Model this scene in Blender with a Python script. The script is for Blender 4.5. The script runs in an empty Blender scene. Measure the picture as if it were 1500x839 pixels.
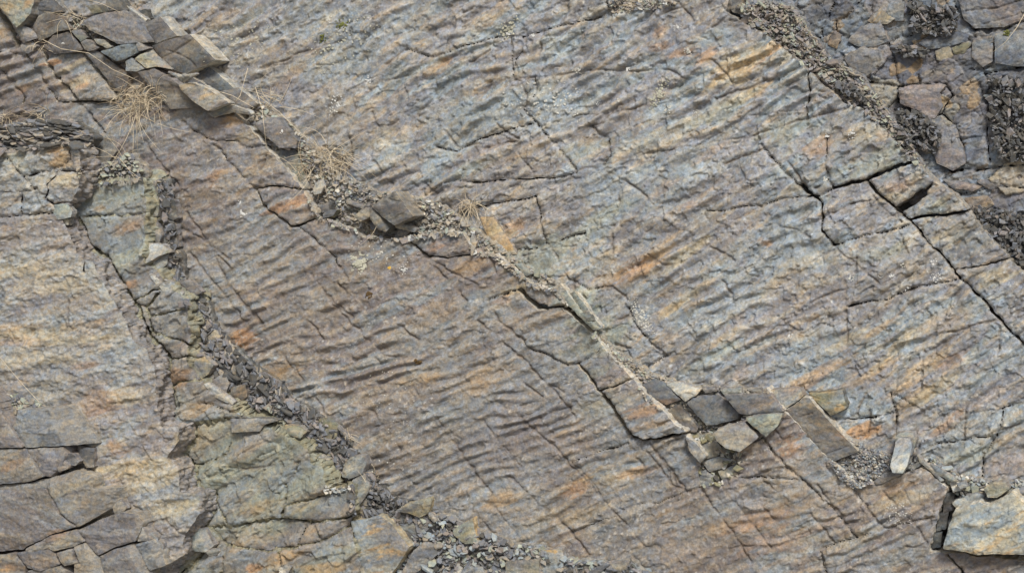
import bpy, math, random
import numpy as np
rnd = random.Random(7)
nr = np.random.RandomState(11)
R = math.radians
scn = bpy.context.scene
COL = scn.collection

# ---------------------------------------------------------------- camera
# The cliff is a steep bedding plane (dips 75 deg).  N is its outward normal.
NAZ, NEL = R(-12), R(15)
def direc(az, el): return np.array([math.sin(az)*math.cos(el), -math.cos(az)*math.cos(el), math.sin(el)])
N = direc(NAZ, NEL)
CDIR = direc(R(12), R(21))
CAMP = CDIR*11.0
cam = bpy.data.cameras.new('camera'); camo = bpy.data.objects.new('camera', cam); COL.objects.link(camo)
cam.sensor_width = 36; cam.lens = 66; cam.clip_end = 500; cam.clip_start = 0.1
FW = -CDIR; RT = np.cross(FW, [0, 0, 1]); RT /= np.linalg.norm(RT); UP = np.cross(RT, FW)
import mathutils
M = mathutils.Matrix(((RT[0], UP[0], -FW[0], CAMP[0]), (RT[1], UP[1], -FW[1], CAMP[1]), (RT[2], UP[2], -FW[2], CAMP[2]), (0, 0, 0, 1)))
camo.matrix_world = M
scn.camera = camo
scn.render.resolution_x = 1024; scn.render.resolution_y = 572
# ---------------------------------------------------------------- world and sun (bright overcast)
SUN_EL, SUN_AZ = R(60), R(24)       # azimuth measured from the camera side towards the right
w = bpy.data.worlds.new('World'); scn.world = w; w.use_nodes = True
nt = w.node_tree; nt.nodes.clear()
sky = nt.nodes.new('ShaderNodeTexSky'); sky.sky_type = 'NISHITA'; sky.sun_disc = False
sky.sun_elevation = SUN_EL; sky.sun_rotation = math.pi - SUN_AZ
sky.dust_density = 4.0; sky.air_density = 0.8; sky.ozone_density = 0.6
bg = nt.nodes.new('ShaderNodeBackground'); bg.inputs[1].default_value = 0.095
wo = nt.nodes.new('ShaderNodeOutputWorld')
hs = nt.nodes.new('ShaderNodeHueSaturation'); hs.inputs['Saturation'].default_value = .45
nt.links.new(sky.outputs[0], hs.inputs['Color']); nt.links.new(hs.outputs[0], bg.inputs[0]); nt.links.new(bg.outputs[0], wo.inputs[0])
sd = bpy.data.lights.new('sun', 'SUN'); sd.energy = 3.0; sd.angle = R(14); sd.color = (1.0, 0.96, 0.91)
so = bpy.data.objects.new('sun', sd); COL.objects.link(so)
sv = mathutils.Vector(direc(SUN_AZ, SUN_EL)); so.rotation_euler = sv.to_track_quat('Z', 'Y').to_euler(); so.location = sv*20
vs = scn.view_settings; vs.view_transform = 'Standard'; vs.look = 'None'; vs.gamma = 1; vs.exposure = 0.27; vs.use_curve_mapping = False

# ---------------------------------------------------------------- measuring: photo pixel -> point on a bedding plane at height wl
FPX = 66/36*1500.0
def P(px, py, wl):
    px = np.asarray(px, float); py = np.asarray(py, float)
    d = FW + ((px-750)/FPX)[..., None]*RT - ((py-419.5)/FPX)[..., None]*UP
    t = (wl - N@CAMP)/(d@N)
    return CAMP + d*t[..., None]
EX = P(751, 419.5, 0)-P(750, 419.5, 0); EY = P(750, 420.5, 0)-P(750, 419.5, 0)   # metres per pixel along the plane

# ---------------------------------------------------------------- noise
def hsh(i, j, s):
    a = (i.astype(np.int64)*374761393 + j.astype(np.int64)*668265263 + s*974634777) & 0xffffffff
    a = ((a ^ (a >> 13))*1274126177) & 0xffffffff
    a = (a ^ (a >> 16))
    return (a & 0xffffff)/float(0xffffff)
def vn(x, y, s):
    i = np.floor(x); j = np.floor(y); u = x-i; v = y-j
    u = u*u*u*(u*(u*6-15)+10); v = v*v*v*(v*(v*6-15)+10)
    a = hsh(i, j, s); b = hsh(i+1, j, s); c = hsh(i, j+1, s); d = hsh(i+1, j+1, s)
    return (a+(b-a)*u + (c-a+(a-b-c+d)*u)*v)*2-1
def fbm(x, y, s, o=4, g=0.5):
    r = 0; a = 1; t = 0
    for k in range(o):
        c, q = math.cos(0.6*k), math.sin(0.6*k)
        r = r+a*vn((x*c-y*q)*2**k+17.3*k, (x*q+y*c)*2**k-9.1*k, s+k*31); t += a; a *= g
    return r/t
def voro(x, y, s):
    i = np.floor(x); j = np.floor(y)
    f1 = np.full(x.shape, 9.); f2 = np.full(x.shape, 9.); cr = np.zeros(x.shape); gx = np.zeros(x.shape); gy = np.zeros(x.shape)
    for di in (-1, 0, 1):
        for dj in (-1, 0, 1):
            a = i+di; b = j+dj
            cx = a+hsh(a, b, s)*.9+.05-x; cy = b+hsh(a, b, s+5)*.9+.05-y
            d = np.sqrt(cx*cx+cy*cy); m = d < f1
            f2 = np.where(m, f1, np.minimum(f2, d)); f1 = np.where(m, d, f1)
            cr = np.where(m, hsh(a, b, s+9), cr); gx = np.where(m, cx, gx); gy = np.where(m, cy, gy)
    return f1, f2-f1, cr, gx, gy
def sstep(a, b, x):
    t = np.clip((x-a)/(b-a), 0, 1); return t*t*(3-2*t)
def terr(t, e=.15):
    f = np.floor(t); return f + sstep(0, e, t-f)
def warp(x, y, a=1.0):
    return (x+a*(1.8*vn(x/22, y/22, 901)+1.0*vn(x/6, y/6, 903)), y+a*(1.8*vn(x/22, y/22, 902)+1.0*vn(x/6, y/6, 904)))

def sdf_poly(x, y, poly):
    """positive inside"""
    n = len(poly); d = np.full(x.shape, 1e9); ins = np.zeros(x.shape, bool)
    for k in range(n):
        ax, ay = poly[k]; bx, by = poly[(k+1) % n]
        ex, ey = bx-ax, by-ay; L = ex*ex+ey*ey+1e-9
        t = np.clip(((x-ax)*ex+(y-ay)*ey)/L, 0, 1)
        d = np.minimum(d, (x-ax-t*ex)**2+(y-ay-t*ey)**2)
        if ay != by:
            ins ^= ((ay > y) != (by > y)) & (x < ex*(y-ay)/(by-ay)+ax)
    return np.where(ins, 1, -1)*np.sqrt(d)
def carve(x, y, xs, ys, step, line, out, rad, sub=0.0):
    """out = min(out, distance to polyline - sub) near the line.  x,y warped; xs,ys raw 1-D grids"""
    for (ax, ay), (bx, by) in zip(line[:-1], line[1:]):
        i0 = max(0, int((min(ax, bx)-rad-xs[0])/step)); i1 = min(len(xs), int((max(ax, bx)+rad-xs[0])/step)+2)
        j0 = max(0, int((min(ay, by)-rad-ys[0])/step)); j1 = min(len(ys), int((max(ay, by)+rad-ys[0])/step)+2)
        if i1 <= i0 or j1 <= j0: continue
        X = x[j0:j1, i0:i1]; Y = y[j0:j1, i0:i1]
        ex, ey = bx-ax, by-ay; L = ex*ex+ey*ey+1e-9
        t = np.clip(((X-ax)*ex+(Y-ay)*ey)/L, 0, 1)
        d = np.sqrt((X-ax-t*ex)**2+(Y-ay-t*ey)**2)-sub
        out[j0:j1, i0:i1] = np.minimum(out[j0:j1, i0:i1], d)

def label(mask):
    """connected components by runs"""
    H, W = mask.shape; par = []; lab = np.zeros((H, W), np.int32)
    def find(a):
        while par[a] != a: par[a] = par[par[a]]; a = par[a]
        return a
    prev = []
    for j in range(H):
        r = mask[j].astype(np.int8); dd = np.diff(np.concatenate(([0], r, [0])))
        st = np.nonzero(dd == 1)[0]; en = np.nonzero(dd == -1)[0]; cur = []
        p = 0
        for a, b in zip(st, en):
            k = len(par); par.append(k)
            while p < len(prev) and prev[p][1] <= a: p += 1
            q = p
            while q < len(prev) and prev[q][0] < b:
                ra, rb = find(k), find(prev[q][2]); par[max(ra, rb)] = min(ra, rb); q += 1
            cur.append((a, b, k)); lab[j, a:b] = k+1
        prev = cur
    root = np.array([0]+[find(k)+1 for k in range(len(par))], np.int32)
    return root[lab]

# ---------------------------------------------------------------- colours (albedo)
PAL = dict(mauve=(.205, .187, .178), warm=(.262, .238, .198), blue=(.245, .275, .283), green=(.272, .288, .236), tan=(.38, .325, .215),
           ochre=(.41, .275, .125), orange=(.42, .235, .105), brown=(.145, .118, .095), dark=(.078, .077, .072), lav=(.222, .222, .232),
           pink=(.31, .255, .225), pale=(.42, .41, .37), slate=(.15, .155, .165), olive=(.20, .19, .12), cream=(.5, .47, .40))
PAL = {k: np.array(v) for k, v in PAL.items()}
def mixc(c, k, f): return c + (PAL[k]-c)*np.clip(f, 0, 1)[..., None]

BLOBS = []      # stains of iron and clay: x, y, rx, ry, angle, colour, strength
def apply_blobs(c, x, y, streak):
    x0, x1, y0, y1 = x.min(), x.max(), y.min(), y.max()
    for (bx, by, rx, ry, an, k, s) in BLOBS:
        m = 1.7*max(rx, ry)
        if bx+m < x0 or bx-m > x1 or by+m < y0 or by-m > y1: continue
        sel = (abs(x-bx) < m) & (abs(y-by) < m)
        if not sel.any(): continue
        X = x[sel]-bx; Y = y[sel]-by; a = R(an); ca, sa = math.cos(a), math.sin(a)
        u = (X*ca-Y*sa)/rx; v = (X*sa+Y*ca)/ry
        f = sstep(1.1, .45, np.sqrt(u*u+v*v)+1.0*streak[sel])*.85
        cc = c[sel]; c[sel] = cc+(PAL[k]-cc)*(f*s)[:, None]
    return c

RAST = np.full((560, 900), -0.45)        # surface level per 2 px, from (-150,-140)
def rast_get(px, py):
    i = np.clip(((np.asarray(px)+150)/2).astype(int), 0, 899); j = np.clip(((np.asarray(py)+140)/2).astype(int), 0, 559)
    return RAST[j, i]

def new_mesh(name, co, quads, col, mat, smooth=True):
    me = bpy.data.meshes.new(name)
    me.vertices.add(len(co)); me.vertices.foreach_set('co', np.ascontiguousarray(co, np.float32).ravel())
    nq = len(quads)
    me.loops.add(nq*4); me.loops.foreach_set('vertex_index', np.ascontiguousarray(quads, np.int32).ravel())
    me.polygons.add(nq); me.polygons.foreach_set('loop_start', np.arange(0, nq*4, 4, dtype=np.int32))
    me.polygons.foreach_set('use_smooth', np.full(nq, smooth))
    me.update(calc_edges=True)
    ca = me.color_attributes.new('rockcol', 'FLOAT_COLOR', 'POINT')
    ca.data.foreach_set('color', np.concatenate([col, np.ones((len(col), 1))], 1).astype(np.float32).ravel())
    me.materials.append(mat)
    return me

def link(name, me, parent=None, **props):
    o = bpy.data.objects.new(name, me); COL.objects.link(o)
    if parent: o.parent = parent
    for k, v in props.items():
        if v is not None: o[k] = v
    return o

# ---------------------------------------------------------------- materials
def rock_mat(name, grain=1.0, rough=.82, bump=.5, scale=1.0):
    m = bpy.data.materials.new(name); m.use_nodes = True; t = m.node_tree; nd = t.nodes; L = t.links
    b = nd['Principled BSDF']; b.inputs['Roughness'].default_value = rough; b.inputs['Specular IOR Level'].default_value = .35
    a = nd.new('ShaderNodeAttribute'); a.attribute_name = 'rockcol'
    tc = nd.new('ShaderNodeTexCoord')
    n1 = nd.new('ShaderNodeTexNoise'); n1.inputs['Scale'].default_value = 70*scale; n1.inputs['Detail'].default_value = 6; n1.inputs['Roughness'].default_value = .68
    n2 = nd.new('ShaderNodeTexNoise'); n2.inputs['Scale'].default_value = 260*scale; n2.inputs['Detail'].default_value = 3
    n3 = nd.new('ShaderNodeTexNoise'); n3.inputs['Scale'].default_value = 22*scale; n3.inputs['Detail'].default_value = 8; n3.inputs['Roughness'].default_value = .7
    for n in (n1, n2, n3): L.new(tc.outputs['Object'], n.inputs['Vector'])
    r1 = nd.new('ShaderNodeMapRange'); r1.inputs[1].default_value = .32; r1.inputs[2].default_value = .68; r1.inputs[3].default_value = 1-.26*grain; r1.inputs[4].default_value = 1+.26*grain
    L.new(n1.outputs[0], r1.inputs[0])
    r2 = nd.new('ShaderNodeMapRange'); r2.inputs[1].default_value = .35; r2.inputs[2].default_value = .65; r2.inputs[3].default_value = 1-.16*grain; r2.inputs[4].default_value = 1+.16*grain
    L.new(n2.outputs[0], r2.inputs[0])
    r3 = nd.new('ShaderNodeMapRange'); r3.inputs[1].default_value = .36; r3.inputs[2].default_value = .64; r3.inputs[3].default_value = 1-.14*grain; r3.inputs[4].default_value = 1+.14*grain
    L.new(n3.outputs[0], r3.inputs[0])
    mu = nd.new('ShaderNodeMath'); mu.operation = 'MULTIPLY'; L.new(r1.outputs[0], mu.inputs[0]); L.new(r2.outputs[0], mu.inputs[1])
    mu2 = nd.new('ShaderNodeMath'); mu2.operation = 'MULTIPLY'; L.new(mu.outputs[0], mu2.inputs[0]); L.new(r3.outputs[0], mu2.inputs[1])
    vm = nd.new('ShaderNodeVectorMath'); vm.operation = 'SCALE'; L.new(a.outputs['Color'], vm.inputs[0]); L.new(mu2.outputs[0], vm.inputs['Scale'])
    # hue drift
    hn = nd.new('ShaderNodeTexNoise'); hn.inputs['Scale'].default_value = 34*scale; hn.inputs['Detail'].default_value = 5
    L.new(tc.outputs['Object'], hn.inputs['Vector'])
    cr = nd.new('ShaderNodeValToRGB'); e = cr.color_ramp.elements
    e[0].position = .36; e[0].color = (.93, 1.0, 1.10, 1); e[1].position = .64; e[1].color = (1.09, 1.0, .86, 1)
    L.new(hn.outputs[0], cr.inputs[0])
    v2 = nd.new('ShaderNodeVectorMath'); v2.operation = 'MULTIPLY'; L.new(vm.outputs[0], v2.inputs[0]); L.new(cr.outputs[0], v2.inputs[1])
    L.new(v2.outputs[0], b.inputs['Base Color'])
    ad = nd.new('ShaderNodeMath'); ad.operation = 'ADD'; L.new(n1.outputs[0], ad.inputs[0])
    ml = nd.new('ShaderNodeMath'); ml.operation = 'MULTIPLY'; ml.inputs[1].default_value = .35; L.new(n2.outputs[0], ml.inputs[0]); L.new(ml.outputs[0], ad.inputs[1])
    bp = nd.new('ShaderNodeBump'); bp.inputs['Strength'].default_value = bump; bp.inputs['Distance'].default_value = .006
    L.new(ad.outputs[0], bp.inputs['Height']); L.new(bp.outputs[0], b.inputs['Normal'])
    return m
ROCK = rock_mat('rock'); SHARD = rock_mat('shard_rock', .7, .8, .35); 

def style(**k):
    d = dict(theta=30, lam=28, amp=.006, spall=.006, cell=34, rough=.0013, und=.012, edge=.005, lami=.0, hard=1.0,
             base='mauve', c2='blue', c3='warm', tan=.45, och=.4, org=.2, edgecol='pale', side='warm', seed=1, tone=1.0)
    d.update(k); return d

STEP = 1.4
def region(outline, level, thick, st, T=(), F=(), namer=None, tilt=(0, 0), step=STEP, minarea=90, wamp=1.0, rings=5, flare=0.0, pivot=None, tonej=.05, levj=.004, holes=(), parent=None):
    px = np.array(outline, float)
    x0, y0 = px.min(0)-5; x1, y1 = px.max(0)+5
    xs = np.arange(x0, x1+step, step); ys = np.arange(y0, y1+step, step)
    X, Y = np.meshgrid(xs, ys)
    wx, wy = warp(X, Y, wamp)
    D = sdf_poly(wx, wy, outline)
    for h in holes: D = np.minimum(D, -sdf_poly(wx, wy, h))
    CR = np.full(X.shape, 50.0)
    for ln in T:
        hw = 1.12
        if isinstance(ln[0], (int, float)): hw, ln = ln[0], ln[1]
        hwv = hw if hw < 1.2 or hw > 2.5 else max(1.15, hw-.3)
        carve(wx, wy, xs, ys, step, ln, D, 14, hwv)
        carve(wx, wy, xs, ys, step, ln, CR, 14, hwv)
    FR = np.full(X.shape, 50.0)
    for ln in F: carve(wx, wy, xs, ys, step, ln, FR, 9)
    D = np.minimum(D, 60)
    mask = D > 0
    lab = label(mask)
    s = st['seed']*1000
    # --- relief
    th = R(st['theta']) + .14*vn(X/230, Y/230, s+1)
    lam = st['lam']
    ca, sa = math.cos(R(st['theta'])), math.sin(R(st['theta']))
    U = X*ca - Y*sa; V = X*sa + Y*ca           # U along the crests (up to the right), V across
    ph = V/lam + 1.5*fbm(U/(lam*9), V/(lam*7), s+2, 2) + st.get('pj', .46)*fbm(U/(lam*2.3), V/(lam*1.5), s+3, 2)
    c1 = np.cos(2*np.pi*ph); rp = .85*c1 + .15*(1-2*np.abs(np.cos(np.pi*ph)))*-1
    am = np.clip(.74 + 1.1*fbm(U/(lam*4), V/(lam*2), s+4, 2) + 1.3*vn(U/(lam*1.15), V/(lam*.8), s+6), .05, 1.7)
    st_ = fbm(U/(lam*2.2), V/(lam*.42), s+5, 4, .6)       # streaky grain along crests
    A = st['amp']*am
    for (bx, by, br, bm) in st.get('ampmod', ()):
        A = A*(1+(bm-1)*sstep(1.3, .6, np.hypot(X-bx, Y-by)/br))
    H = A*(1.12*rp + .30*st_)
    # --- spalled laminae
    cl = st['cell']; xx = U/(cl*1.5)+.55*vn(U/22, V/22, s+40); yy = V/(cl*.8)+.55*vn(U/22, V/22, s+41)
    f1, fe, cr_, gx, gy = voro(xx, yy, s+7)
    f1b, feb, crb, gxb, gyb = voro(U/(cl*.55)+.4*vn(U/9, V/9, s+42), V/(cl*.33)+.4*vn(U/9, V/9, s+43), s+8)
    tt = 1.5*fbm(U/(cl*2.4), V/(cl*.9), s+9, 4) + 1.0*cr_ + .5*crb
    H = H + st['spall']*(terr(tt*1.6, .06)*.62 + .35*(crb-.5)*(cr_ > .45) + .9*(gx*(cr_-.5)+gy*(crb-.5))*.5)
    fa = st.get('facet', .004); fcl = st.get('fcell', 30)
    g1, ge, gr, hx, hy = voro(U/(fcl*1.35)+.35*vn(U/18, V/18, s+44), V/fcl+.35*vn(U/18, V/18, s+45), s+17)
    gk = np.mod(gr*7.31, 1.); g2, ge2, gr2, hx2, hy2 = voro(U/(fcl*.5), V/(fcl*.36), s+18); gk2 = np.mod(gr2*7.31, 1.)
    H = H + fa*(2.2*(hx*(gr-.5)+hy*(gk-.5)) + 1.1*gr) + .45*fa*(1.6*(hx2*(gr2-.5)+hy2*(gk2-.5)) + gr2)
    if st.get('net'):
        nk = np.exp(-(ge/.045)**2)+.6*np.exp(-(ge2/.05)**2)*(gr > .35); H = H - st['net']*nk
    # --- undulation and grain
    H = H + st['und']*(fbm(X/170, Y/170, s+11, 3)+.35*fbm(U/60, V/34, s+16, 3)) + st['rough']*(fbm(X/7, Y/5, s+12, 3, .65)*2.2 + 1.2*np.abs(fbm(U/16, V/9, s+13, 3, .6)))
    # --- cracks and worn edges
    fs = sstep(-.45, .35, fbm(X/26, Y/26, s+15, 2)); fwd = .75+.9*fs
    fc = np.exp(-(FR/fwd)**2)*(.25+.75*fs); H = H - .012*fc - .002*fs*np.exp(-(FR/4.)**2)
    cw = .9+.5*sstep(-.4, .4, vn(X/20, Y/20, s+19)); tc_ = np.exp(-(np.maximum(CR+1., 0)/(cw+.2))**2); H = H - .022*tc_
    en = .6+.8*np.abs(vn(X/9, Y/9, s+14))
    H = H - st['edge']*np.exp(-np.maximum(D, 0)/(2.4*en)) - .35*st['edge']*np.exp(-np.maximum(D, 0)/9)
    piv = pivot if pivot else px.mean(0)
    BV = np.zeros(X.shape)
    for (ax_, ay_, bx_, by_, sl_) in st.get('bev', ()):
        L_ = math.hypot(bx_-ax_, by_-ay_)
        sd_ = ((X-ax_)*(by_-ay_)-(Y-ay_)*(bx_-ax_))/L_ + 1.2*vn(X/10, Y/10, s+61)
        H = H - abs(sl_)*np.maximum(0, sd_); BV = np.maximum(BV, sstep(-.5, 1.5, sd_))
    H = H + tilt[0]*(X-piv[0]) + tilt[1]*(Y-piv[1])
    # --- colour
    n1 = fbm(U/90, V/38, s+20, 4); n2 = fbm(U/60, V/22, s+21, 4, .6); n3 = fbm(U/70, V/14, s+22, 4, .6); n4 = fbm(U/34, V/10, s+23, 4, .65)
    C = np.broadcast_to(PAL[st['base']], X.shape+(3,)).copy()
    C = mixc(C, st['c3'], sstep(-.25, .35, n1+.3*st_)*.75)
    C = mixc(C, st['c2'], sstep(.0, .35, n2 + .25*st_ - .12*rp)*.85)
    C = mixc(C, 'mauve', sstep(-.05, .4, fbm(X/150, Y/110, s+26, 4))*.75); C = mixc(C, 'blue', sstep(.08, .45, fbm(X/130, Y/90, s+27, 4))*.55)
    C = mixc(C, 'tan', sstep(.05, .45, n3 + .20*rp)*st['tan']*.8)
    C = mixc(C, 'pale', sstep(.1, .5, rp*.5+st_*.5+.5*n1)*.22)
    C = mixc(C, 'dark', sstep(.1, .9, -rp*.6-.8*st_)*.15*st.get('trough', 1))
    C = mixc(C, 'ochre', sstep(.27, .40, n4*.75 + .28*n1 + .14*rp+.1*st_)*st['och'])
    C = mixc(C, 'orange', sstep(.40, .50, n4*.6+.5*n3+.08*rp)*st['org'])
    C = apply_blobs(C, X, Y, .9*st_+.5*n4)
    C = C*(1+.13*fbm(X/11, Y/8, s+24, 4, .7))[..., None]
    C = C*(1+.10*(crb-.5)+.10*(cr_-.5))[..., None]
    ct = st.get('celltone', .10)
    C = C*(1+ct*(gr-.5)*2+.5*ct*(gr2-.5)*2)[..., None]
    if ct > .15:
        C = mixc(C, 'blue', sstep(.62, .7, gk)*.7); C = mixc(C, 'tan', sstep(.86, .9, gr)*.6); C = mixc(C, 'slate', sstep(.2, .1, gk)*.6); C = mixc(C, 'ochre', sstep(.93, .95, gk2)*.6)
    # pale crusts and dust specks
    sp = vn(X/2.6, Y/2.6, s+30)*.6+vn(X/4.7, Y/4.7, s+31)*.6; spm = sstep(-.1, .5, fbm(X/75, Y/75, s+32, 3))
    C = mixc(C, 'pale', sstep(.50, .72, sp)*(.25+.55*spm)*st.get('speck', .8))
    C = C+(PAL[st['side']]-C)*(BV*.6)[..., None]      # side colour mixed onto bevels: unstained joint faces, with flank light painted in
    # soil held in the cracks and dark stains
    C = mixc(C, 'brown', .6*np.maximum(fc, tc_)+.12*fs*np.exp(-(FR/5)**2))
    C = mixc(C, 'dark', sstep(.46, .7, vn(U/5.5, V/2.6, s+33)*.7+.45*vn(X/24, Y/24, s+34))*.45)
    C = np.clip(C*st['tone']*np.array(st.get('cool', (.97, 1., 1.02))), .01, .8)
    ii = np.nonzero(np.bincount(lab.ravel(), minlength=2) > minarea/step/step)[0]
    ii = [k for k in ii if k != 0]
    res = []
    for k in ii:
        m = lab == k
        jj, ix = np.nonzero(m)
        j0, j1, i0, i1 = max(jj.min()-1, 0), jj.max()+2, max(ix.min()-1, 0), ix.max()+2
        mm = m[j0:j1, i0:i1]; h, wd = mm.shape
        q = mm[:-1, :-1] | mm[1:, :-1] | mm[:-1, 1:] | mm[1:, 1:]
        use = np.zeros_like(mm); use[:-1, :-1] |= q; use[1:, :-1] |= q; use[:-1, 1:] |= q; use[1:, 1:] |= q
        idx = -np.ones(mm.shape, np.int64); idx[use] = np.arange(use.sum())
        xk = X[j0:j1, i0:i1].copy(); yk = Y[j0:j1, i0:i1].copy(); dk = D[j0:j1, i0:i1]; hk = H[j0:j1, i0:i1].copy(); ck = C[j0:j1, i0:i1].copy()
        o = use & ~mm
        ax = np.zeros(mm.shape); ay = np.zeros(mm.shape); ah = np.zeros(mm.shape); an = np.zeros(mm.shape); ac = np.zeros(mm.shape+(3,)); nx_ = np.zeros(mm.shape); ny_ = np.zeros(mm.shape)
        pm = np.pad(mm, 1); pd = np.pad(dk, 1, mode='edge'); phh = np.pad(hk, 1, mode='edge'); pc = np.pad(ck, ((1, 1), (1, 1), (0, 0)), mode='edge')
        for dj in (-1, 0, 1):
            for di in (-1, 0, 1):
                if dj == 0 and di == 0: continue
                sl = (slice(1+dj, 1+dj+h), slice(1+di, 1+di+wd))
                qq = pm[sl] & o
                t = np.clip(pd[sl]/(pd[sl]-np.minimum(dk, -1e-3)+1e-9), 0.02, .98)
                wgt = qq/(abs(di)+abs(dj))
                ax += wgt*(xk+di*step*(1-t)); ay += wgt*(yk+dj*step*(1-t)); ah += wgt*phh[sl]; an += wgt; ac += wgt[..., None]*pc[sl]
                nx_ -= wgt*di; ny_ -= wgt*dj
        g = o & (an > 0)
        xk[g] = ax[g]/an[g]; yk[g] = ay[g]/an[g]; hk[g] = ah[g]/an[g]; ck[g] = ac[g]/an[g][:, None]
        a = idx[:-1, :-1][q]; b = idx[:-1, 1:][q]; c = idx[1:, 1:][q]; d = idx[1:, :-1][q]
        quads = np.stack([d, c, b, a], 1)
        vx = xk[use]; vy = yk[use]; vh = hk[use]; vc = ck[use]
        cx, cy = vx.mean(), vy.mean(); area = len(jj)*step*step
        rk = random.Random(int(cx*7+cy*13))
        lj = level + (rk.uniform(-levj, levj) if area < 60000 else 0); tj = 1+(rk.uniform(-tonej, tonej) if area < 60000 else 0)
        tl = (0, 0)
        if area < 60000 and levj > 0: tl = (rk.uniform(-1, 1)*levj/60, rk.uniform(-1, 1)*levj/60)
        sh = namer(m, xs, ys, step, cx, cy, area) if namer else {}
        dz = sh.pop('dz', 0); tl = sh.pop('tl', tl); lj += dz
        vh = vh+tl[0]*(vx-cx)+tl[1]*(vy-cy)
        co = P(vx, vy, lj)+N*vh[:, None]
        # boundary
        e = np.concatenate([quads[:, [0, 1]], quads[:, [1, 2]], quads[:, [2, 3]], quads[:, [3, 0]]])
        nv = len(vx); key = e[:, 0]*nv+e[:, 1]; rev = e[:, 1]*nv+e[:, 0]
        be = e[~np.isin(key, rev)]
        bv = np.unique(be); mp = -np.ones(nv, np.int64); mp[bv] = np.arange(len(bv))
        ox = nx_[use][bv]; oy = ny_[use][bv]; on = np.hypot(ox, oy)+1e-6; ox /= on; oy /= on
        cos_ = [co]; cols = [vc*tj]; qs = [quads]; base = nv; nb = len(bv); prev = None
        sc = PAL[st['side']]
        for r in range(rings+1):
            f = r/rings; dep = thick*f
            jt = 0 if r == 0 else (.0060*(vn(vx[bv]/16, vy[bv]/16+r*.35, s+50)+.8*vn(vx[bv]/5, vy[bv]/5, s+70+r//2)+.5*vn(vx[bv]/2.5, vy[bv]/2.5, s+80+r))*(1+flare*12)*st.get('jit', 1.) + .004*(((r*7919+int(cx)) % 5)/4-.5)*(.3+vn(vx[bv]/20, vy[bv]/20, s+60+r)) + flare*(f**.8)*(1+.5*vn(vx[bv]/13, vy[bv]/13, s+95)))
            jt = jt/.004
            if r == rings: jt = jt*.3
            pc_ = co[bv] - N*dep + (ox*jt)[:, None]*EX + (oy*jt)[:, None]*EY
            cos_.append(pc_)
            lc = (vc[bv]*.35+sc*.65)*(1+.22*vn(vx[bv]/8, vy[bv]/8+r*3.7, s+90))[:, None]*(1+.12*(((r*5077+int(cy)) % 7)/6-.5))
            lc = lc*(1+.25*vn(vx[bv]/2.6+r*9.1, vy[bv]/2.6, s+91))[:, None]
            cols.append(np.clip(lc*tj, .02, .7))
            if r > 0:
                A_ = base+(r-1)*nb; B_ = base+r*nb
                e0 = mp[be[:, 0]]; e1 = mp[be[:, 1]]
                qs.append(np.stack([A_+e1, A_+e0, B_+e0, B_+e1], 1))
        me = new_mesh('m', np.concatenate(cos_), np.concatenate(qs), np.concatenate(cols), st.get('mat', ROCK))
        seed_hit = sh
        nm = seed_hit.pop('name', 'rock_slab')
        me.name = nm
        ob = link(nm, me, parent, **seed_hit)
        # anchor at the middle
        cpt = P(cx, cy, lj)
        me.transform(mathutils.Matrix.Translation(mathutils.Vector(-cpt))); ob.location = cpt
        res.append((ob, cx, cy, area))
        ri = np.clip(((vx+150)/2).astype(int), 0, 899); rj = np.clip(((vy+140)/2).astype(int), 0, 559)
        np.maximum.at(RAST, (rj, ri), lj+vh)
    return res
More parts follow.
